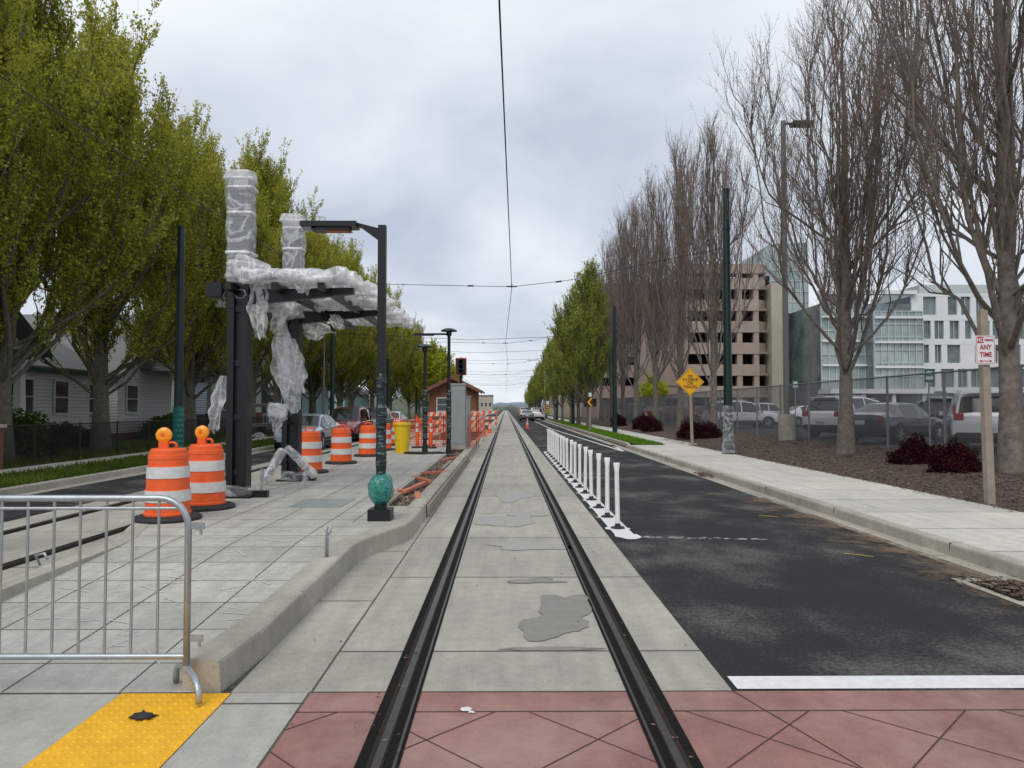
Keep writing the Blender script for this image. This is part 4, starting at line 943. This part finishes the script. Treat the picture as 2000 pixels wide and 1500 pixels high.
def house(name, x0, x1, y0, y1, hw, hr, wall, trim='trimg', ridge='Y', porch=None, wins=()):
    b = MB(name); z0 = .5
    b.bb(x0, x1, y0, y1, 0, z0, 'brick'); b.bb(x0+.02, x1-.02, y0+.02, y1-.02, z0, hw, wall)
    ov = .5
    if ridge == 'Y':
        xm = (x0+x1)/2
        for sx, xe in ((1, x1+ov), (-1, x0-ov)):
            ze = hw-.5*(hr-hw)/(xm-x0)
            vs = [(xm, y0-ov, hr), (xe, y0-ov, ze), (xe, y1+ov, ze), (xm, y1+ov, hr)]
            vs += [(v[0], v[1], v[2]+.14) for v in vs]
            b.add(vs, [(0, 1, 2, 3), (4, 7, 6, 5), (0, 4, 5, 1), (1, 5, 6, 2), (2, 6, 7, 3)], 'roof')
            b.add([(xm, y0-ov-.02, hr-.12), (xe, y0-ov-.02, ze-.12), (xe, y0-ov-.02, ze+.12), (xm, y0-ov-.02, hr+.12)], [(0, 1, 2, 3)], trim)
        for y in (y0+.02, y1-.02): b.add([(x0, y, hw), (x1, y, hw), (xm, y, hr)], [(0, 1, 2)], wall)
        b.bb(x1+ov-.03, x1+ov+.05, y0-ov, y1+ov, ze-.1, ze+.06, trim)
    else:
        ym = (y0+y1)/2
        for ye in (y0-ov, y1+ov):
            ze = hw-.5*(hr-hw)/(ym-y0)
            vs = [(x0-ov, ym, hr), (x1+ov, ym, hr), (x1+ov, ye, ze), (x0-ov, ye, ze)]; vs += [(v[0], v[1], v[2]+.14) for v in vs]
            b.add(vs, [(0, 1, 2, 3), (4, 7, 6, 5), (0, 4, 5, 1), (1, 5, 6, 2), (2, 6, 7, 3)], 'roof')
            b.add([(x1+ov+.02, ym, hr-.12), (x1+ov+.02, ye, ze-.12), (x1+ov+.02, ye, ze+.12), (x1+ov+.02, ym, hr+.12)], [(0, 1, 2, 3)], trim)
        for x in (x0+.02, x1-.02): b.add([(x, y0, hw), (x, y1, hw), (x, ym, hr)], [(0, 1, 2)], wall)
    for wn_ in wins: window(b, *wn_)
    if porch:
        py0, py1, px = porch; ym = (py0+py1)/2; hp = hw-.1; hrp = hp+1.5
        b.bb(x1, px, py0, py1, 0, .6, 'kerb')
        for y in (py0+.25, py1-.25): b.bb(px-.5, px-.1, y-.2, y+.2, .6, 1.4, 'brick'); b.box((px-.3, y, (1.4+hp)/2), (.3, .3, hp-1.4), 'trimw', taper=.7)
        b.bb(px-.45, px-.1, py0, py1, hp, hp+.3, trim)
        for ye in (py0-.4, py1+.4):
            vs = [(x1-2, ym, hrp+.3), (px+.4, ym, hrp+.3), (px+.4, ye, hp+.1), (x1-2, ye, hp+.1)]; vs += [(v[0], v[1], v[2]+.14) for v in vs]
            b.add(vs, [(0, 1, 2, 3), (4, 7, 6, 5), (0, 4, 5, 1), (1, 5, 6, 2), (2, 6, 7, 3)], 'roof')
            b.add([(px+.42, ym, hrp+.16), (px+.42, ye, hp-.04), (px+.42, ye, hp+.22), (px+.42, ym, hrp+.44)], [(0, 1, 2, 3)], trim)
        b.add([(px-.2, py0, hp+.3), (px-.2, py1, hp+.3), (px-.2, ym, hrp+.2)], [(0, 1, 2)], wall)
        for i in range(int((py1-py0-.6)/.15)): b.bb(px-.16, px-.12, py0+.4+.15*i, py0+.44+.15*i, .65, 1.35, trim)
    return b.build()
house('white_bungalow', -28, -18.5, 21.5, 33, 3.5, 6.4, 'siding', ridge='Y', porch=(22, 26, -16.6), wins=(('+X', 28.3, 1.5, 1.3, 1.3, -18.5), ('+X', 30.8, 1.5, .9, 1.3, -18.5), ('-Y', -21, 1.5, 1.3, 1.3, 21.5), ('-Y', -25, 1.5, 1.3, 1.3, 21.5)))
house('white_house', -28, -18.6, 35.5, 44, 3.6, 6.6, 'siding', ridge='X', porch=(38, 43, -16.8), wins=(('+X', 36.8, 1.5, 1.0, 1.3, -18.6), ('-Y', -20.3, 1.5, 1.2, 1.3, 35.5), ('-Y', -23.5, 1.5, 1.2, 1.3, 35.5)))
house('grey_house', -28, -18.3, 47, 57, 4.2, 7.4, 'sidingg', 'trimw', 'X', porch=(50, 55, -16.5), wins=(('-Y', -20.5, 1.6, 1.1, 1.4, 47), ('+X', 48.4, 1.6, 1, 1.4, -18.3)))
house('blue_house', -26, -17, 78, 92, 3.6, 5.6, 'sidingb', 'trimw', 'Y', wins=(('-Y', -19, 1.5, 1.1, 1.2, 78), ('-Y', -22.5, 1.5, 1.1, 1.2, 78), ('+X', 81, 1.5, 1.2, 1.2, -17)))
house('blue_house', -27, -17.5, 62, 73, 3.6, 6.0, 'sidingb', 'trimw', 'X', wins=(('-Y', -20, 1.5, 1.3, 1.3, 62), ('-Y', -23.5, 1.5, 1.3, 1.3, 62)))
b = MB('station_building'); b.bb(-5.6, -2.2, 54, 60, 0, 3.0, 'sidingr')
for sx in (-1, 1):
    vs = [(-3.9, 53.4, 3.95), (-3.9+sx*2.2, 53.4, 2.85), (-3.9+sx*2.2, 60.5, 2.85), (-3.9, 60.5, 3.95)]; vs += [(v[0], v[1], v[2]+.12) for v in vs]
    b.add(vs, [(0, 1, 2, 3), (4, 7, 6, 5), (0, 4, 5, 1), (1, 5, 6, 2), (2, 6, 7, 3)], 'roof')
    b.add([(-3.9, 53.38, 3.8), (-3.9+sx*2.2, 53.38, 2.7), (-3.9+sx*2.2, 53.38, 2.95), (-3.9, 53.38, 4.07)], [(0, 1, 2, 3)], 'sidingr')
b.add([(-5.6, 54, 3.0), (-2.2, 54, 3.0), (-3.9, 54, 3.9)], [(0, 1, 2)], 'sidingr'); window(b, '-Y', -4.6, 1.5, .8, .9, 54); window(b, '-Y', -3.1, 1.5, .8, .9, 54); b.build()
b = MB('brick_pillar'); b.bb(-13.5, -12.95, 18.6, 19.15, .1, 1.2, 'brick'); b.bb(-13.55, -12.9, 18.55, 19.2, 1.2, 1.28, 'kerb'); b.build()

# ---------------------------------------------------------------- large buildings
def garage():
    b = MB('parking_garage')
    x0, x1, y0, y1 = 26.5, 39.5, 110, 150; fh = 3.25; nf = 7; H = 23.4
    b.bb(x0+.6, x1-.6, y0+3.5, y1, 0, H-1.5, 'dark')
    for f in range(nf+1):
        z = .4+f*fh; zt = min(z+1.35, H) if f < nf else H
        if f == nf: z = H-1.1
        b.bb(x0, x1-1.5, y0, y0+.35, z-.35, zt, 'garage')
        b.add([(x1-1.5, y0, z-.35), (x1, y0+1.5, z-.35), (x1, y0+1.5, zt), (x1-1.5, y0, zt)], [(0, 1, 2, 3)], 'garage')
        b.bb(x0+.1, x1-.1, y0+.36, y0+3.5, z-.3, z, 'garage2')
        b.bb(x0-.0, x0+.3, y0+.36, y1, z-.35, zt, 'garage'); b.bb(x1-.3, x1, y0+1.5, y1, z-.35, zt, 'garage')
    for x in (x0, x0+4.0, x0+8.2, x1-2.3): b.bb(x+.02, x+.8, y0+.1, y0+1.0, 0, H-.5, 'garage')
    b.bb(x1+.2, x1+2.0, y0-.5, y0+3, 0, H-3, 'cream')
    X0, X1 = 13.5, 26.3; Y0 = 109; H2 = 20.2
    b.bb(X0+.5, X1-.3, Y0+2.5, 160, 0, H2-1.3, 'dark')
    for f in range(7):
        z = .4+f*fh*.95; zt = z+1.5 if f < 6 else H2
        b.bb(X0, X1, Y0, Y0+.35, z-.35, zt, 'garage2'); b.bb(X0, X0+.3, Y0+.36, 160, z-.35, zt, 'garage2'); b.bb(X0+.1, X1-.1, Y0+.36, Y0+2.4, z-.3, z, 'garage2')
    for i in range(5): b.bb(X0+.02+i*3.0, X0+.75+i*3.0, Y0+.1, Y0+.9, 0, H2-.5, 'garage2')
    b.bb(X0+6, X1-.5, Y0-.15, Y0-.01, 5, H2+.02, 'garage2')
    b.build()
garage()
def curtain(b, x0, x1, y, z0, z1, nx_, nz_, gl='cglass', mu='mull', proud=.15, th=.12):
    b.bb(x0, x1, y, y+.3, z0, z1, gl)
    for i in range(nx_+1):
        x = x0+(x1-x0)*i/nx_; b.bb(x-th/2, x+th/2, y-proud, y-.01, z0, z1, mu)
    for j in range(nz_+1):
        z = z0+(z1-z0)*j/nz_; b.bb(x0, x1, y-proud*.8, y-.012, z-th/2, z+th/2, mu)
def tower():
    b = MB('glass_tower'); x0, x1, y = 41.5, 47.5, 115
    b.bb(x0, x1, y+.3, y+14, 0, 25, 'cglassd'); curtain(b, x0, x1, y, 0, 25, 5, 15)
    for j in range(16): b.bb(x0-.12, x0, y, y+14, j*25/15-.06, j*25/15+.06, 'mull')
    b.add([(34, y, 22.5), (x0, y, 22.5), (x0, y, 27.5)], [(0, 1, 2)], 'cglass'); b.add([(x0, y, 25), (x1, y, 25), (x1, y, 27.8), (x0, y, 27.5)], [(0, 1, 2, 3)], 'cglass')
    b.add([(34, y, 22.5), (x0, y, 27.5), (x0, y+14, 27.5), (34, y+14, 22.5)], [(0, 1, 2, 3)], 'mull'); b.add([(x0, y, 27.5), (x1, y, 27.8), (x1, y+14, 27.8), (x0, y+14, 27.5)], [(0, 1, 2, 3)], 'mull')
    for i in range(5): x = x0-7.5+1.5*i; b.bb(x-.06, x+.06, y-.12, y-.01, 22.5, 22.5+5*(x-34)/7.5+.01, 'mull')
    for i in range(6): x = x0+1.2*i; b.bb(x-.06, x+.06, y-.12, y-.01, 25, 27.6, 'mull')
    b.build()
tower()
def hospital():
    b = MB('hospital_building'); y = 100; rr = random.Random(4)
    b.bb(43, 56, y+.3, y+30, 0, 16, 'cglassd'); curtain(b, 43, 49, y, 4, 17.2, 6, 8); curtain(b, 49, 55.5, y-2.5, 4.2, 14.6, 7, 6, 'cglass')
    b.bb(49, 55.5, y-2.2, y, 4.2, 14.6, 'cglassd'); b.bb(42.5, 56, y-4, y, 3.6, 4.2, 'panel'); b.bb(42.8, 56, y-.6, y+.6, 17.2, 17.7, 'panel')
    for x in (43.5, 47, 51, 55): b.bb(x-.25, x+.25, y-3.6, y-3.1, 0, 3.6, 'panel')
    for z in (7.4, 10.7, 14.0): b.bb(43, 49, y-.5, y-.16, z, z+.25, 'panel'); b.bb(49, 55.5, y-2.9, y-2.66, z-.4, z-.1, 'panel')
    b.bb(43, 60, y-.1, y+.2, 0, 4, 'cglassd')
    X0, X1 = 55.5, 90; H = 17.4; fl = [0, 4.2, 7.5, 10.8, 14.1, H]
    b.bb(X0+.1, X1, y+.35, y+30, 0, H-.3, 'cglassd')
    for i, z in enumerate(fl): b.bb(X0, X1, y, y+.34, z-(.45 if z else 0), z+(.35 if z < H else 0.0), 'panel')
    for i in range(5):
        x = X0
        while x < X1:
            w_ = rr.choice((.4, .5, .8, 1.6, 2.0)); g_ = rr.choice((.9, 1.3, 1.8, 1.8)); b.bb(x, min(x+w_, X1), y+.02, y+.33, fl[i]+.35, fl[i+1]-.45, 'panel')
            if rr.random() < .6: b.bb(x+w_+g_*.5-.04, x+w_+g_*.5+.04, y+.2, y+.34, fl[i]+.35, fl[i+1]-.45, 'mull')
            x += w_+g_
    b.bb(60, 80, y+6, y+20, H-.3, H+2.2, 'mull'); b.bb(72, 74, y-.2, y, 0, H, 'panel')
    b.build()
hospital()
b = MB('office_building'); b.bb(10.5, 24, 132, 200, 0, 16.5, 'cream'); b.bb(10.2, 24.2, 131.7, 200.3, 16.5, 17.2, 'garage')
for i in range(4):
    for j in range(11): window(b, '-X', 135+j*5.8, 2+i*3.7, 2.6, 1.7, 10.5, 'cream', cross=False)
b.build()
b = MB('distant_building'); b.bb(-14, -6, 330, 350, 0, 7, 'cream'); b.bb(-14.2, -5.8, 329.8, 350, 7, 7.6, 'roof')
for i in range(4): window(b, '-Y', -12.5+1.8*i, 2.5, .9, 1.6, 330)
b.build()
def treeline(name, y, x0, x1, h, k, seed, n=160):
    b = MB(name); vs = []; fs = []
    for i in range(n+1):
        x = x0+(x1-x0)*i/n; hh = h*(.65+.5*mn.noise(Vector((x*.03, seed, 0)))+.35*mn.noise(Vector((x*.15, seed, 3)))+.15*mn.noise(Vector((x*.7, seed, 5)))); vs += [(x, y, -1), (x, y+3*mn.noise(Vector((x*.1, 0, seed))), hh*.6), (x, y+8, hh)]
    for i in range(n): a = i*3; fs += [(a, a+3, a+4, a+1), (a+1, a+4, a+5, a+2)]
    b.add(vs, fs, k, True); b.build()
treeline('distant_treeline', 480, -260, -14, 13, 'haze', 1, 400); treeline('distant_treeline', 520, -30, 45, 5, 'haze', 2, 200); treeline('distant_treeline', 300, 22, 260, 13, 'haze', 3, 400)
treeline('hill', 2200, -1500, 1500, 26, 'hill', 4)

# ---------------------------------------------------------------- cars
def car(name, x, y, rz, paint, kind='suv', z=0):
    b = MB(name)
    if kind == 'suv':
        S = [(-2.32, .45, .80, .82, .78, .70, 'b', 'b'), (-2.28, .35, .95, 1.00, .90, .80, 'b', 'b'), (-2.22, .32, 1.02, 1.10, .93, .80, 'g', 'b'), (-2.02, .32, 1.05, 1.58, .94, .70, 'b', 'g'), (-1.92, .32, 1.05, 1.66, .945, .68, 'b', 'g'),
             (-1.25, .30, 1.04, 1.72, .95, .69, 'b', 'b'), (-1.17, .30, 1.04, 1.725, .95, .69, 'b', 'g'), (-.30, .28, 1.02, 1.74, .95, .70, 'b', 'b'), (-.22, .28, 1.02, 1.74, .95, .70, 'b', 'g'), (.45, .28, 1.0, 1.66, .95, .69, 'g', 'g'),
             (1.15, .28, .98, 1.06, .94, .78, 'b', 'b'), (1.8, .30, .92, .99, .92, .76, 'b', 'b'), (2.2, .33, .80, .86, .86, .72, 'b', 'b'), (2.36, .38, .62, .66, .74, .6, 'b', 'b')]
        wr, wx = .36, (-1.38, 1.42)
    else:
        S = [(-2.42, .40, .80, .84, .76, .66, 'b', 'b'), (-2.36, .30, .93, 1.0, .88, .74, 'b', 'b'), (-2.0, .28, .96, 1.05, .91, .74, 'b', 'b'), (-1.72, .28, .96, 1.09, .92, .72, 'g', 'b'), (-1.05, .28, .95, 1.38, .925, .60, 'b', 'g'),
             (-.72, .27, .94, 1.42, .925, .60, 'b', 'b'), (-.66, .27, .94, 1.43, .925, .60, 'b', 'g'), (.12, .27, .93, 1.44, .925, .61, 'b', 'b'), (.20, .27, .92, 1.43, .925, .61, 'b', 'g'), (.55, .27, .91, 1.36, .92, .60, 'g', 'g'),
             (1.25, .27, .88, .96, .915, .74, 'b', 'b'), (1.9, .28, .80, .87, .89, .72, 'b', 'b'), (2.25, .30, .68, .74, .82, .66, 'b', 'b'), (2.42, .36, .55, .58, .70, .56, 'b', 'b')]
        wr, wx = .34, (-1.42, 1.45)
    def sec(s):
        x_, zl, zb, zt, w_, wt = s[:6]; zm = zl+(zb-zl)*.5
        h = [(w_*.90, zl), (w_*.985, zl+.10), (w_, zm), (w_*.985, zb-.03), (w_*.96, zb), (wt+(w_*.96-wt)*.08, zb+(zt-zb)*.9), (wt*.93, zt-.005), (wt*.5, zt+.02)]
        return [(x_, -a, c_) for a, c_ in h]+[(x_, a, c_) for a, c_ in h[::-1]]
    n = 16; secs = [sec(s) for s in S]
    for i in range(len(S)-1):
        A, B = secs[i], secs[i+1]; tm, sm_ = S[i][6], S[i][7]
        for j in range(n-1):
            jj = j if j < 8 else 14-j
            k = paint
            if jj == 4 and sm_ == 'g': k = 'glass'
            if jj >= 6 and tm == 'g': k = 'glass'
            if jj == 0: k = 'blackrub'
            b.add([A[j], B[j], B[j+1], A[j+1]], [(0, 1, 2, 3)], k, False)
    b.add(secs[0], [tuple(range(n))], paint); b.add(secs[-1], [tuple(range(n))[::-1]], paint)
    b.bb(-2.2, 2.2, -.7, .7, .22, .40, 'blackrub')
    W = .95 if kind == 'suv' else .925
    for xx in wx:
        for sy in (-1, 1):
            yy = sy*(W-.10)
            b.lathe((xx, sy*(W+.004), wr), [(wr*1.17, -.05*sy), (wr*1.17, 0), (.0001, 0)], 'blackrub', 24, 'Y')
            b.lathe((xx, yy, wr), [(wr*.6, -.11*sy), (wr*.95, -.11*sy), (wr, -.08*sy), (wr, .10*sy), (wr*.95, .125*sy), (wr*.70, .13*sy)], 'tyre', 24, 'Y')
            b.lathe((xx, yy, wr), [(wr*.70, .13*sy), (wr*.62, .105*sy), (.0001, .09*sy)], 'blk', 20, 'Y')
            for q in range(7):
                a = q*2*math.pi/7; b.box((xx+math.cos(a)*wr*.34, yy+.117*sy, wr+math.sin(a)*wr*.34), (wr*.66, .02, .05), 'rim', ry=-a)
            b.lathe((xx, yy, wr), [(.06, .09*sy), (.06, .14*sy), (.0001, .14*sy)], 'rim', 10, 'Y')
    for sy in (-1, 1):
        if kind == 'suv': b.box((-2.27, sy*.74, 1.0), (.12, .26, .20), 'tail'); b.box((-2.10, sy*.84, 1.20), (.16, .07, .26), 'tail')
        else: b.box((-2.37, sy*.74, .78), (.10, .13, .36), 'tail')
        b.box((2.12, sy*.66, S[-2][2]-.03), (.22, .34, .12), 'head', rz=-sy*.35)
        b.box((.82, sy*(W+.06), S[9][2]+.07), (.14, .18, .13), paint); b.box((-.05, sy*W, .88), (.16, .02, .03), 'chrome'); b.box((-1.0, sy*W, .88), (.16, .02, .03), 'chrome')
        b.box((.0, sy*W, .45), (1.9, .02, .12), 'blackrub')
    b.box((-2.36 if kind == 'suv' else -2.43, 0, .74), (.03, .36, .16), 'plate'); b.box((-2.33 if kind == 'suv' else -2.41, 0, .45), (.12, 1.5, .18), 'blackrub')
    b.box((2.33, 0, .42), (.12, 1.3, .14), 'blackrub'); b.box((2.34, 0, .58), (.06, .8, .12), 'blk')
    if kind == 'suv':
        for sy in (-1, 1): b.cyl((-1.6, sy*.62, 1.765), (.2, sy*.62, 1.775), .018, .018, 'chrome', 6)
        b.box((-2.06, 0, 1.69), (.28, 1.2, .03), paint)
    return b.build(.012, loc=(x, y, z), rz=rz)
hd = math.radians(35)
car('white_suv', 15.2, 32.4, hd, 'cwhite', 'suv', .46); car('dark_sedan', 14.6, 27.6, hd, 'cdark', 'sedan', .45); car('white_suv', 15.0, 23.2, math.radians(62), 'cwhite', 'suv', .45)
car('white_suv', 15.0, 47.0, .05, 'cwhite', 'suv', .42); car('red_sedan', 14.0, 62, .3, 'cred', 'sedan', .42); car('grey_sedan', 14.6, 70, .8, 'cgrey', 'sedan', .42); car('white_sedan', 21, 51, .2, 'cwhite', 'sedan', .42)
car('silver_sedan', 20.5, 43, 2.6, 'csilver', 'sedan', .42); car('red_suv', 24.5, 55, 2.2, 'cred', 'suv', .42); car('white_suv', 18.9, 39, .6, 'cwhite', 'suv', .42); car('dark_suv', 20.5, 33, hd, 'cblack', 'suv', .42); car('black_suv', 17.5, 57, .6, 'cblack', 'suv', .42)
car('silver_sedan', 22, 27.5, .6, 'csilver', 'sedan', .42); car('red_sedan', 17.5, 66, 0, 'cred', 'sedan', .42); car('white_suv', 24, 68, .3, 'cwhite', 'suv', .42); car('grey_suv', 13.9, 78, .6, 'cgrey', 'suv', .42); car('white_suv', 28, 46, .2, 'cwhite', 'suv', .42)
car('white_sedan', 16.5, 74, .2, 'cwhite', 'sedan', .42); car('silver_sedan', 19.5, 62, .2, 'csilver', 'sedan', .42)
car('silver_sedan', -8.35, 31.5, -math.pi/2, 'csilver', 'sedan'); car('red_suv', -8.4, 39.5, -math.pi/2, 'cred', 'suv'); car('grey_suv', -8.45, 47.5, -math.pi/2, 'cgrey', 'suv'); car('white_sedan', -8.45, 55, -math.pi/2, 'cwhite', 'sedan')
car('dark_sedan', 2.7, 96, math.pi/2, 'cgrey', 'sedan'); car('red_suv', 3.0, 120, math.pi/2, 'cred', 'suv'); car('white_suv', 4.3, 104, math.pi/2, 'cwhite', 'suv')

# ---------------------------------------------------------------- world, sun, camera
wd = bpy.data.worlds.new('World'); sc.world = wd; wd.use_nodes = True; nt = wd.node_tree; L = nt.links
bg = nt.nodes['Background']
sky = N(nt, 'ShaderNodeTexSky'); sky.sky_type = 'NISHITA'; sky.sun_disc = False; sky.sun_elevation = math.radians(50); sky.sun_rotation = math.radians(200); sky.dust_density = 3
tc = N(nt, 'ShaderNodeTexCoord'); sp = N(nt, 'ShaderNodeSeparateXYZ'); L.new(tc.outputs['Generated'], sp.inputs[0])
az_ = N(nt, 'ShaderNodeMath', operation='ADD'); az_.inputs[1].default_value = .30; L.new(sp.outputs['Z'], az_.inputs[0])
mxz = N(nt, 'ShaderNodeMath', operation='MAXIMUM'); mxz.inputs[1].default_value = .2; L.new(az_.outputs[0], mxz.inputs[0])
dx = N(nt, 'ShaderNodeMath', operation='DIVIDE'); dy = N(nt, 'ShaderNodeMath', operation='DIVIDE')
L.new(sp.outputs['X'], dx.inputs[0]); L.new(mxz.outputs[0], dx.inputs[1]); L.new(sp.outputs['Y'], dy.inputs[0]); L.new(mxz.outputs[0], dy.inputs[1])
cb = N(nt, 'ShaderNodeCombineXYZ'); L.new(dx.outputs[0], cb.inputs[0]); L.new(dy.outputs[0], cb.inputs[1]); cb.inputs[2].default_value = 3.3
n1 = N(nt, 'ShaderNodeTexNoise'); n1.inputs['Scale'].default_value = 1.5; n1.inputs['Detail'].default_value = 7; n1.inputs['Roughness'].default_value = .5; n1.inputs['Distortion'].default_value = .3
L.new(cb.outputs[0], n1.inputs['Vector'])
rp = N(nt, 'ShaderNodeValToRGB'); rp.color_ramp.elements[0].position = .30; rp.color_ramp.elements[1].position = .70
rp.color_ramp.elements[0].color = (.54, .61, .73, 1); rp.color_ramp.elements[1].color = (.95, 1.0, 1.06, 1)
L.new(n1.outputs['Fac'], rp.inputs['Fac'])
sk = N(nt, 'ShaderNodeVectorMath', operation='SCALE'); sk.inputs['Scale'].default_value = .10; L.new(sky.outputs[0], sk.inputs[0])
mx = N(nt, 'ShaderNodeMix', data_type='RGBA'); mx.inputs['Factor'].default_value = .06; L.new(rp.outputs[0], mx.inputs['A']); L.new(sk.outputs[0], mx.inputs['B'])
L.new(mx.outputs['Result'], bg.inputs['Color']); bg.inputs['Strength'].default_value = 1.0
sd = bpy.data.lights.new('sun', 'SUN'); sd.energy = 1.5; sd.angle = math.radians(35); sd.color = (1, .95, .88)
so = bpy.data.objects.new('sun', sd); COL.objects.link(so); so.rotation_euler = (math.radians(40), 0, math.radians(-20))
cd = bpy.data.cameras.new('camera'); co = bpy.data.objects.new('camera', cd); COL.objects.link(co); sc.camera = co
cd.sensor_width = 36; cd.lens = 25.92; cd.clip_end = 6000; cd.clip_start = .05
co.location = (0, 0, 1.7); co.rotation_euler = (math.radians(90)+math.atan(47/1440), 0, -math.atan(12/1440))
sc.view_settings.view_transform = 'Standard'; sc.view_settings.look = 'None'; sc.view_settings.exposure = 0
